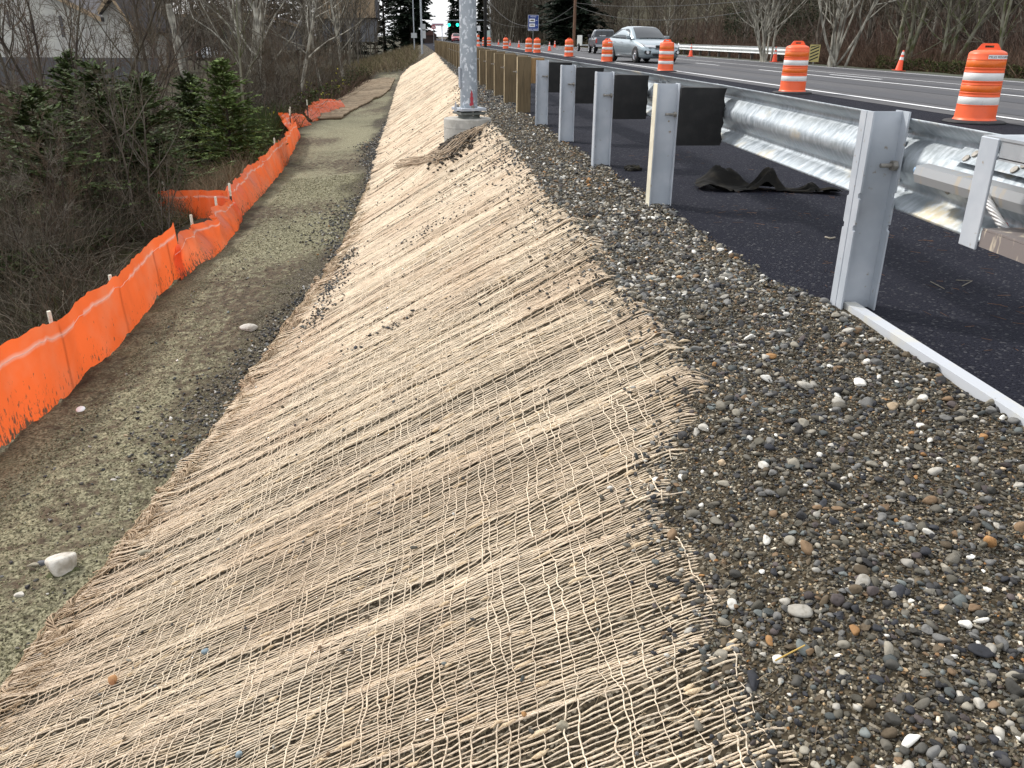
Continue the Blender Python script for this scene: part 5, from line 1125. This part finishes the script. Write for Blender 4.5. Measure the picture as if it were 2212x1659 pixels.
def bare_tree(seed, h=10, r0=.10, stems=1, spread=.12, nb=16, low=.25, tw=1.0, mt=B_GREY, mc=T_BRN, lean=(0, 0), label='', cat='tree', group=None, fine=.0045, name='bare_tree', l3=4):
    r = np.random.default_rng(seed); t = thing(name, label, cat, group=group); A, Bc = Acc(), Acc()
    p = np.zeros((stems, 3)); p[:, :2] = r.normal(0, .06*stems**.5*(stems > 1), (stems, 2)); p[:, 2] = -.3
    d = nrm(np.concatenate([r.normal(0, spread, (stems, 2))+np.array(lean), np.ones((stems, 1))], 1)); Ln = h*r.uniform(.8, 1.05, stems); R0 = r0*r.uniform(.7, 1.1, stems)
    P, D, Rr = grow(r, p, d, Ln, R0, 10, .055, .03, .18); V, F = tubes_any(P, Rr, D, 7); A.add(V, F)
    p, d, L1, R1 = spawn(r, P, D, Rr, Ln, nb, low, (.45, 1.05), .38, .011); P, D, Rr = grow(r, p, d, L1, R1, 6, .13, .10); V, F = tubes_any(P, Rr, D, 4); A.add(V, F)
    p, d, L2, R2 = spawn(r, P, D, Rr, L1, 5, .15, (.4, 1.0), .55, .009); P, D, Rr = grow(r, p, d, L2, np.maximum(R2, fine*1.5), 5, .16, .07); V, F = tubes_any(P, Rr, D, 3); Bc.add(V, F)
    p, d, L3, R3 = spawn(r, P, D, Rr, L2, l3, .1, (.35, .9), .6*tw, .007); P, D, Rr = grow(r, p, d, L3, np.maximum(R3, fine), 4, .18, .05); V, F = tubes_any(P, Rr, D, 3); Bc.add(V, F)
    A.build('trunk', mt, True, t); Bc.build('crown', mc, True, t); return t
def conifer(seed, h=2.6, rb=1.1, mfol=None, label='', nwh=16, per=6, spray=.16, droop=-.1, group=None, name='fir_tree', start=.04, dens=1.0):
    r = np.random.default_rng(seed); t = thing(name, label, 'tree', group=group)
    P = np.stack([r.normal(0, .008*h, 9).cumsum()*.4, r.normal(0, .008*h, 9).cumsum()*.4, np.linspace(-.3, h, 9)], -1)[None]; D = np.tile(np.array([0, 0, 1.]), (1, 9, 1)); A = Acc(); V, F = tubes_any(P, np.linspace(.02*h+.01, .005, 9)[None], D, 7); A.add(V, F); A.build('trunk', B_BROWN, True, t)
    zz = np.repeat(start*h+(h*.97-start*h)*np.linspace(0, 1, nwh)**.95, per)+r.normal(0, .02*h, nwh*per); n = len(zz); az = r.uniform(0, 2*pi, n); L_ = rb*np.clip(1-zz/h, .03, 1)**.62*r.uniform(.35, 1.25, n)+.04*h
    d = nrm(np.stack([np.cos(az), np.sin(az), .28+0*az+.5*(zz/h)**2], -1)); p = np.stack([0*az, 0*az, zz], -1); Pb, Db, Rb = grow(r, p, d, L_, .010*L_+.003, 7, .07, droop)
    k = int(26*dens); tt = r.uniform(.12, 1.0, (n, k)); f = tt*6; i = np.clip(f.astype(int), 0, 5); fr = (f-i)[..., None]; a = np.arange(n)[:, None]; q = (Pb[a, i]*(1-fr)+Pb[a, i+1]*fr).reshape(-1, 3); dd = Db[a, i+1].reshape(-1, 3)
    kp = r.random((n, k)) < np.clip(L_/(.55*rb), .10, 1)[:, None]; kp = kp.ravel(); q, dd = q[kp], dd[kp]; tt = tt.reshape(-1, 1)[kp]
    m_ = len(q); side = np.cross(dd, np.array([0, 0, 1.])); side = nrm(side)*np.where(r.random(m_) < .5, -1, 1)[:, None]; sd = nrm(dd*.75+side*r.uniform(.3, 1.0, (m_, 1))+np.array([0, 0, -.06])+.16*r.standard_normal((m_, 3)))
    ln = spray*r.uniform(.5, 1.3, (m_, 1))*(1.15-.6*tt.reshape(-1, 1)); wv = nrm(np.cross(sd, r.standard_normal((m_, 3))*.5+np.array([0, 0, 1.])))*ln*.20
    V = np.stack([q, q+sd*ln*.5+wv, q+sd*ln, q+sd*ln*.5-wv], 1).reshape(-1, 3); F = np.arange(m_*4).reshape(-1, 4); v = r.uniform(.6, 1.35, (m_, 1)); col = np.repeat(np.array([1, 1, 1.])*v, 4, 0)
    Bc = Acc(); Bc.add(V, F, col); V, F = tubes_any(Pb, Rb, Db, 3); Bc.add(V, F, np.array([.8, .5, .4])); Bc.build('crown', mfol, True, t); return t
def foliage(name, base):
    def ex(m, t, b, src, cur):
        nn = t.nodes.new; ll = t.links.new; a = nn('ShaderNodeAttribute'); a.attribute_name = 'Col'; x = nn('ShaderNodeMix'); x.data_type = 'RGBA'; x.blend_type = 'MULTIPLY'; x.inputs['Factor'].default_value = 1
        ll(cur, x.inputs['A']); ll(a.outputs['Color'], x.inputs['B']); ll(x.outputs['Result'], b.inputs['Base Color'])
    return mat(name, base, .8, n=(2.5, tuple(c*.55 for c in base), .4, .62), extra=ex, spec=.25)
FO1 = foliage('fir_needles', (.085, .12, .040)); FO2 = foliage('fir_needles_bright', (.14, .20, .055)); FO3 = foliage('fir_needles_dark', (.014, .026, .013))
gz = lambda x, y: float(T(x, y))
def put(o, px, Y, dz=0, s=None, rz=0):
    x = AT(px, Y); o.location = (x, Y, gz(x, Y)+dz); o.rotation_euler = (0, 0, rz)
    if s: o.scale = (s, s, s)
    return o
# young firs behind the orange fence
put(conifer(1, 2.35, 1.15, FO2, 'bushy bright green young fir, the most distinct one left of the path', 24, 8, .13, -.05, dens=2.2), 470, 18.5)
put(conifer(2, 2.2, 1.1, FO1, 'dark young fir directly left of the brightest fir', 22, 8, .13, -.05, dens=2.0), 395, 19.5)
put(conifer(3, 2.3, 1.3, FO1, 'broad young fir in the middle of the left thicket', 22, 8, .13, -.05, dens=2.0), 290, 15.5)
put(conifer(4, 2.5, 1.4, FO1, 'young fir behind the dead brush near the left edge', 22, 8, .13, -.05, dens=2.0), 190, 15)
put(conifer(5, 2.2, 1.3, FO1, 'leftmost young fir cut by the picture edge', 22, 8, .13, -.05, dens=2.0), 40, 13)
put(conifer(6, 2.7, 1.2, FO1, 'tall slim young fir farther back at the left', 22, 8, .13, -.05, dens=2.0), 130, 19)
put(conifer(7, 2.0, 1.1, FO1, 'low fir between the broad one and the left edge', 22, 8, .13, -.05, dens=2.0), 245, 19)
# dark conifers around the sky gap and across the road
bigc = [(888, 150, 19, 3.3, 'tall drooping dark conifer forming the left side of the sky gap', 21), (903, 175, 17, 2.9, 'dark conifer tucked behind the drooping one at the sky gap', 22), (983, 240, 16, 2.0, 'tallest pointed conifer standing in the sky gap behind the signal', 23), (998, 245, 14.5, 1.7, 'second pointed conifer in the sky gap, just left of the light pole', 24), (978, 250, 6, 1.6, 'low dark conifer under the signal lights', 28),
        (1042, 200, 11, 1.5, 'slim green conifer right of the light pole', 25), (1237, 125, 16, 5.2, 'wide dark fir behind the brown utility pole', 26), (1222, 140, 13, 4.5, 'second dark fir just left of the one behind the utility pole', 27)]
for px, Y, h, rb, lb, sd_ in bigc: put(conifer(sd_, h, rb, FO3 if px != 1041 else FO1, lb, 26, 8, (.8 if 930 < px < 1100 else 1.15), -.10, start=.03 if px != 888 else .0, dens=2.4), px, Y)
# notable bare trees -- left
sn = thing('snag', 'dead pale broken-topped tree trunk standing before the brown house', 'tree'); r = np.random.default_rng(5); P, D, Rr = grow(r, np.array([[0, 0, -.5]]), nrm(np.array([[-.06, 0, 1.]])), np.array([4.8]), np.array([.19]), 12, .015, 0, .62)
V, F = tubes_any(P, Rr*(1+.15*r.standard_normal((1, 12))), D, 8); from_np('trunk', V, F, B_PALE, None, True, sn)
p, d, L1, R1 = spawn(r, P, D, Rr, np.array([5.9]), 9, .3, (.8, 1.4), .07, .03); P, D, Rr = grow(r, p, d, L1, R1, 3, .1); V, F = tubes_any(P, Rr, D, 4); from_np('branch_stubs', V, F, B_PALE, None, True, sn); put(sn, 397, 34)
put(bare_tree(31, 12, .13, 1, .03, 18, .15, 1, B_PALE, T_GRY, label='thick white-barked bare tree right of the grey house'), 553, 30)
put(bare_tree(32, 11, .11, 2, .06, 16, .15, 1, B_PALE, T_GRY, label='forked white-barked bare tree beside the thick one'), 520, 32)
put(bare_tree(33, 8, .10, 1, .05, 12, .2, 1, B_PALE, T_GRY, lean=(.22, 0), label='leaning pale bare tree curving right above the brambles'), 622, 34)
put(bare_tree(34, 5.0, .045, 1, .04, 10, .35, 1, B_MOSS, T_BRN, label='thin mossy sapling just right of the brightest fir'), 497, 21.5)
put(bare_tree(35, 4.6, .022, 1, .05, 16, .25, 1, B_GREY, T_BRN, label='slim bare sapling rising out of the broad young fir', fine=.0028), 268, 14.0)
put(bare_tree(36, 4.4, .020, 1, .06, 16, .25, 1, B_GREY, T_BRN, label='slim crooked sapling left of the one in the broad fir', fine=.0028), 225, 13.5)
put(bare_tree(37, 6, .06, 2, .16, 16, .15, 1.1, B_BROWN, T_RED, lean=(.1, 0), label='dark forked sapling in front of the pale house', fine=.004), 155, 20)
put(bare_tree(38, 5, .05, 3, .22, 12, .1, 1.1, B_BROWN, T_RED, label='spreading reddish shrub tree at the left picture edge', fine=.004), 15, 15)
put(bare_tree(39, 6.5, .06, 1, .05, 16, .2, 1.1, B_BROWN, T_RED, label='bare tree in front of the small gable of the pale house', fine=.004), 300, 21)
put(bare_tree(40, 9, .09, 1, .05, 16, .2, 1, B_PALE, T_GRY, label='straight pale bare tree in the thicket left of the grey poles'), 738, 48)
put(bare_tree(41, 9, .09, 1, .05, 16, .2, 1, B_PALE, T_GRY, lean=(-.08, 0), label='pale bare tree leaning left in the middle of the dark thicket'), 690, 42)
# notable bare trees -- right
put(bare_tree(51, 9, .055, 10, .20, 12, .15, .9, B_PALE, T_GRY, label='fan-shaped many-stemmed pale bare tree behind the far white guardrail', fine=.006, l3=3), 1660, 43)
put(bare_tree(52, 8, .060, 10, .20, 12, .2, .9, B_PALE, T_GRY, label='fan-shaped bare tree right of the striped marker board', fine=.006, l3=3), 1810, 36)
put(bare_tree(53, 8, .095, 3, .14, 16, .15, 1, B_MOSS, T_GRY, lean=(.15, 0), label='leaning mossy-barked tree behind the lone cone', fine=.006), 1950, 36)
put(bare_tree(54, 8, .085, 3, .15, 16, .15, 1, B_MOSS, T_GRY, lean=(.12, 0), label='stout mossy-barked tree between the lone cone and the nearest barrel', fine=.006), 2050, 34)
put(bare_tree(55, 8, .08, 2, .08, 16, .2, 1, B_MOSS, T_GRY, label='mossy-barked tree right behind the nearest barrel', fine=.006), 2165, 32)
# the bare wood: many slim trees, copies of six kinds
kinds = [bare_tree(61+k, 10+.8*k, .060+.012*(k % 3), 1+(k % 3 == 2), .05, 16, .12, 1.1, [B_GREY, B_GREY, B_GREY, B_BROWN, B_PALE, B_GREY, B_BROWN][k], [T_BRN, T_GRY, T_RED, T_RED, T_BRN, T_BRN, T_RED][k], label='x', fine=.008) for k in range(7)]
trs = [tree_of(k) for k in kinds]; used = [False]*7
r = np.random.default_rng(99)
def scatter(n, pxr, depth, label, group, smin=.8, smax=1.2, right=True, ks=range(7)):
    for i in range(n):
        px = r.uniform(*pxr); k = int(r.choice(list(ks)))
        if right:
            X_ = depth(r); Y = X_/max(.02, AT(px, 1.0))
            if Y > 230: Y = r.uniform(140, 230); X_ = AT(px, Y)
            if X_ < 19: continue
        else: Y = depth(r); X_ = AT(px, Y)
        if not right and X_ > float(XF(min(Y, 60)))-(4.0 if Y < 80 else 2.5): continue
        s = r.uniform(smin, smax); place(trs[k], not used[k], (X_, Y, gz(X_, Y)-.1), r.uniform(0, 6.28), label, group, (s, s, s*r.uniform(.9, 1.15))); used[k] = True
scatter(95, (1075, 2260), lambda q: q.uniform(21.5, 34), 'slim leafless tree in the brown wood across the road', 'leafless trees across the road')
scatter(65, (1075, 2260), lambda q: q.uniform(34, 60), 'slim leafless tree in the brown wood across the road', 'leafless trees across the road')
scatter(7, (0, 470), lambda q: q.uniform(22, 60), 'slim leafless tree in the thicket left of the embankment', 'leafless trees in the left thicket', .4, .75, False, (0, 2, 3, 5, 6, 1))
scatter(80, (470, 925), lambda q: q.uniform(26, 60), 'slim leafless tree in the thicket left of the embankment', 'leafless trees in the left thicket', .55, .95, False, (0, 2, 3, 5, 6, 1))
scatter(45, (300, 915), lambda q: q.uniform(60, 110), 'slim leafless tree in the thicket left of the embankment', 'leafless trees in the left thicket', .9, 1.4, False)
shr = [bare_tree(81+k, 3.0, .018, 4, .26, 9, .12, 1.25, B_BROWN if k else B_GREY, [T_BRN, T_GRY, T_RED][k], label='x', fine=.0026, name='bare_shrub', cat='shrub', l3=5) for k in range(3)]; strs = [tree_of(q) for q in shr]; us = [0, 0, 0]
r = np.random.default_rng(202)
for n_, pxr, yr_, sc_ in ((15, (-60, 455), (10, 21), (.5, .9)), (34, (480, 925), (24, 50), (.7, 1.4))):
    for i in range(n_):
        px = r.uniform(*pxr); Y = r.uniform(*yr_); X_ = AT(px, Y); k = i % 3
        if px > 290 and Y < 14: Y += 7; X_ = AT(px, Y)
        if X_ > float(XF(Y))-1.1: X_ = float(XF(Y))-1.1-1.5*r.random()
        place(strs[k], not us[k], (X_, Y, gz(X_, Y)-.05), r.uniform(0, 6), 'leafless twiggy shrub in the undergrowth beyond the orange fence', 'leafless shrubs beyond the orange fence', r.uniform(*sc_)); us[k] = 1
# far woodland as one mass: dense small trees closing the horizon
ac = Acc(); r = np.random.default_rng(123)
def mass(n, pxr, yr, h, cols, acc, w0=.05, right=False):
    px = r.uniform(*pxr, n); Y = r.uniform(*yr, n)
    if right:
        X_ = r.uniform(26, 62, n); Y = X_/np.array([max(.02, AT(q, 1.0)) for q in px]); k = Y > 260; Y[k] = r.uniform(170, 260, k.sum())
    X_ = np.array([AT(q, 1.0) for q in px])*Y
    if not right: k = X_ < XF(np.minimum(Y, 60))-3.5; X_, Y = X_[k], Y[k]; n = len(X_)
    z = T(X_, Y); H_ = h*r.uniform(.6, 1.2, n)
    p = np.stack([X_, Y, z-.2], -1); d = nrm(np.stack([r.normal(0, .10, n), r.normal(0, .10, n), np.ones(n)], -1)); P, D, Rr = grow(r, p, d, H_, np.full(n, w0)*r.uniform(.5, 1.4, n), 6, .06, .02)
    V, F = tubes_any(P, Rr, D, 3); c = np.array(cols)[r.integers(0, len(cols), n)]*r.uniform(.7, 1.2, (n, 1)); acc.add(V, F, np.repeat(c, 18, 0))
    p, d, L1, R1 = spawn(r, P, D, Rr, H_, 9, .1, (.4, 1.0), .33, .009); P, D, Rr = grow(r, p, d, L1, np.maximum(R1, w0*.22), 4, .16, .06); V, F = tubes_any(P, Rr, D, 3); acc.add(V, F, np.repeat(np.repeat(c*.85, 9, 0), 12, 0))
    p, d, L2, R2 = spawn(r, P, D, Rr, L1, 4, .1, (.4, 1.0), .6, .009); P, D, Rr = grow(r, p, d, L2, np.maximum(R2, w0*.15), 3, .18, .06); V, F = tubes_any(P, Rr, D, 3); acc.add(V, F, np.repeat(np.repeat(c*.8, 36, 0), 9, 0))
WC = [(.095, .078, .058), (.12, .104, .08), (.07, .056, .042), (.16, .145, .115)]
mass(820, (1150, 2300), (60, 200), 12, WC, ac, .045, True); mass(420, (1064, 1330), (60, 200), 15, WC, ac, .09, True)
r = np.random.default_rng(7); mass(260, (1064, 1160), (0, 1), 17, WC, ac, .10, True)
M_wdl = mat('woodland_bark', (.1, .08, .06), .95, attr=True, spec=.1)
tag(ac.build('woodland', M_wdl), 'dense leafless woodland filling the hillside across the road', 'woodland', kind='stuff')
ac = Acc(); mass(420, (-60, 925), (85, 150), 11, [(.075, .063, .050), (.095, .08, .062), (.055, .047, .036)], ac, .07); mass(360, (455, 920), (26, 60), 4.5, [(.095, .072, .054), (.07, .058, .042)], ac, .018); mass(70, (-40, 470), (20, 50), 4.0, [(.12, .08, .065), (.09, .07, .06)], ac, .014)
tag(ac.build('thicket', M_wdl), 'dense leafless thicket closing the view left of the embankment', 'thicket', kind='stuff')
for i, (px, Y, h) in enumerate(((640, 150, 15), (560, 150, 17), (600, 160, 18), (700, 165, 15), (770, 160, 15), (830, 165, 16), (868, 160, 14), (480, 150, 17), (350, 140, 15))):
    if i == 0: fc = conifer(71, 15, 4.5, FO3, 'dark evergreen behind the left thicket', 16, 6, 1.1, -.1, dens=1.2, group='evergreens behind the left thicket'); ftr = tree_of(fc)
    x = AT(px, Y); place(ftr, i == 0, (x, Y, gz(x, Y)), i*1.3, None, None, h/15)

# ================================================================== BRUSH, GRASS, BRAMBLE
def blades(acc, n, xy, h, wd, cols, lean=.5, m=4, seed=1, curl=.25, zf=T):
    r = np.random.default_rng(seed); x, y = xy(r, n); n = len(x); z = zf(x, y)-.02; H_ = h*r.uniform(.4, 1.2, n)
    p = np.stack([x, y, z], -1); d = nrm(np.stack([r.normal(0, lean, n), r.normal(0, lean, n), np.ones(n)], -1)); P, D, Rr = grow(r, p, d, H_, np.ones(n), m, curl, -.10)
    u = nrm(np.cross(D.mean(1), r.standard_normal((n, 3)))); wv = (wd*r.uniform(.6, 1.3, n))[:, None]*np.linspace(1, .25, m)[None]
    V = np.stack([P-u[:, None]*wv[..., None], P+u[:, None]*wv[..., None]], 2).reshape(-1, 3); idx = np.arange(n*m*2).reshape(n, m, 2)
    F = np.stack([idx[:, :-1, 0], idx[:, :-1, 1], idx[:, 1:, 1], idx[:, 1:, 0]], -1).reshape(-1, 4); c = np.array(cols)[r.integers(0, len(cols), n)]*r.uniform(.6, 1.3, (n, 1)); acc.add(V, F, np.repeat(c, m*2, 0))
def leaves(acc, n, xy, h, s, cols, seed=1):
    r = np.random.default_rng(seed); x, y = xy(r, n); n = len(x); hh = h*np.clip(.55+.8*fb(x*.55, y*.35, seed), .05, 1.4); z = T(x, y)+hh*r.random(n)**.5
    u = nrm(r.standard_normal((n, 3))); v = nrm(np.cross(u, r.standard_normal((n, 3)))); q = np.stack([x, y, z], -1); a = (s*r.uniform(.5, 1.3, n))[:, None]
    V = np.stack([q-u*a, q+v*a*.55, q+u*a, q-v*a*.55], 1).reshape(-1, 3); c = np.array(cols)[r.integers(0, len(cols), n)]*r.uniform(.6, 1.3, (n, 1)); acc.add(V, np.arange(n*4).reshape(-1, 4), np.repeat(c, 4, 0))
M_br = mat('brush', (.1, .08, .05), .9, attr=True, spec=.15)
def behind(pa, pb, ya, yb, pw_=1.0, gap=.25):
    def f(r, n):
        y = ya+(yb-ya)*r.random(n)**pw_; a0, b0 = AT(pa, 1.0), AT(pb, 1.0); x = (a0+(b0-a0)*r.random(n))*y; k = (x < XF(y)-gap) & ~((x/y > AT(285, 1.0)) & (y < 12.8)) & ~((x > -4.6) & (y > 9.6) & (y < 12.6)) & ~((x > XF(y)-.75) & (y > 7.5) & (y < 30)); return x[k], y[k]
    return f
ac = Acc()
blades(ac, 26000, behind(-250, 420, 4.5, 15, 1.1, .35), .50, .0038, [(.085, .072, .048), (.055, .045, .029), (.038, .042, .020), (.15, .13, .095), (.05, .06, .02)], .75, 5, 1, .32)
blades(ac, 9000, behind(-150, 380, 6, 13, 1, .8), 1.0, .004, [(.09, .072, .05), (.15, .13, .10), (.055, .045, .03)], .7, 6, 2, .30)
tag(ac.build('dead_brush', M_br), 'tangled dead brown brush behind the nearest orange fence', 'brush', kind='stuff')
ac = Acc()
blades(ac, 26000, behind(-200, 330, 4.2, 9.5, 1, .12), .15, .004, [(.06, .075, .02), (.10, .10, .035), (.05, .045, .025), (.17, .13, .06)], .8, 4, 3)
blades(ac, 44000, behind(300, 640, 12, 24, 1, .15), .42, .006, [(.13, .135, .055), (.19, .165, .09), (.085, .095, .035), (.27, .22, .14)], .75, 5, 4)
blades(ac, 14000, behind(330, 520, 13.5, 22, 1, .6), .60, .006, [(.26, .20, .13), (.19, .145, .09)], .55, 5, 5)
blades(ac, 16000, lambda r, n: (lambda y: (XT(np.minimum(y, 60))-2.6-5*r.random(n)**1.5-(y > 55)*0, y))(26+60*r.random(n)), .6, .012, [(.20, .16, .10), (.11, .105, .045), (.08, .075, .035)], .5, 4, 6)
blades(ac, 12000, lambda r, n: (lambda y: (XP(y)-1.3-7*r.random(n), y))(64+50*r.random(n)), .75, .016, [(.24, .19, .12), (.12, .11, .05), (.15, .11, .07)], .4, 4, 7)
tag(ac.build('grass', M_br), 'rough mixed green and straw coloured grass beyond the orange fence', 'grass', kind='stuff')
ac = Acc()
leaves(ac, 60000, behind(560, 930, 24, 62, 1, .6), 1.3, .055, [(.055, .07, .025), (.035, .045, .018), (.08, .06, .04), (.06, .05, .03), (.05, .065, .02)], 8)
leaves(ac, 1400, behind(560, 860, 24, 45, 1, .6), 1.5, .055, [(.40, .38, .05), (.20, .22, .05)], 9)
blades(ac, 9000, behind(540, 930, 24, 60, 1, .4), 1.5, .010, [(.10, .06, .045), (.13, .085, .065), (.06, .04, .035)], .6, 5, 10)
blades(ac, 9000, behind(520, 620, 17, 27, 1, .3), 1.0, .006, [(.05, .075, .02), (.035, .05, .018)], .28, 5, 11, .1)
leaves(ac, 30000, behind(-150, 360, 9.5, 18, 1, 1.6), .9, .035, [(.035, .055, .018), (.05, .05, .022), (.06, .05, .03), (.045, .07, .02)], 19)
blades(ac, 14000, behind(-150, 330, 9.5, 22, 1, 1.4), 1.3, .005, [(.09, .07, .05), (.12, .10, .075), (.05, .05, .03)], .5, 6, 21, .28)
leaves(ac, 46000, behind(-50, 600, 21, 36, 1, 1.5), 1.6, .05, [(.03, .045, .015), (.045, .04, .02), (.06, .045, .03)], 12)
tag(ac.build('bramble', M_br), 'dark bramble thicket with scattered yellow leaves below the bare trees', 'bramble', kind='stuff')
ac = Acc()
def rb(x0, x1, pa=1075, pb=2300):
    def f(r, n):
        px = pa+(pb-pa)*r.random(n); X_ = x0+(x1-x0)*r.random(n); k0 = AT(pa, 1.0), AT(pb, 1.0); tt = k0[0]+(k0[1]-k0[0])*(px-pa)/(pb-pa); Y = X_/np.maximum(tt, .02); k = Y < 210; return X_[k], Y[k]
    return f
blades(ac, 40000, rb(18.7, 23.5), 1.3, .010, [(.125, .070, .048), (.095, .058, .04), (.15, .105, .075), (.07, .05, .035)], .42, 5, 13)
blades(ac, 16000, rb(22, 32), 2.6, .016, [(.13, .08, .06), (.15, .115, .09), (.08, .055, .045)], .35, 5, 14)
leaves(ac, 26000, rb(18.6, 22, 1900, 2300), .8, .05, [(.05, .07, .02), (.035, .05, .015), (.08, .075, .03)], 15)
leaves(ac, 30000, rb(18.8, 24, 1075, 1500), 1.4, .10, [(.05, .06, .022), (.075, .07, .035), (.08, .055, .035)], 16)
leaves(ac, 16000, rb(24, 34, 1560, 1800), 3.2, .09, [(.022, .034, .016), (.03, .04, .02)], 17)
blades(ac, 20000, rb(17.9, 19.2), .20, .008, [(.09, .12, .03), (.13, .12, .05)], .7, 3, 18)
tag(ac.build('roadside_brush', M_br), 'rusty brown brush lining the far side of the road under the bare wood', 'brush', kind='stuff')
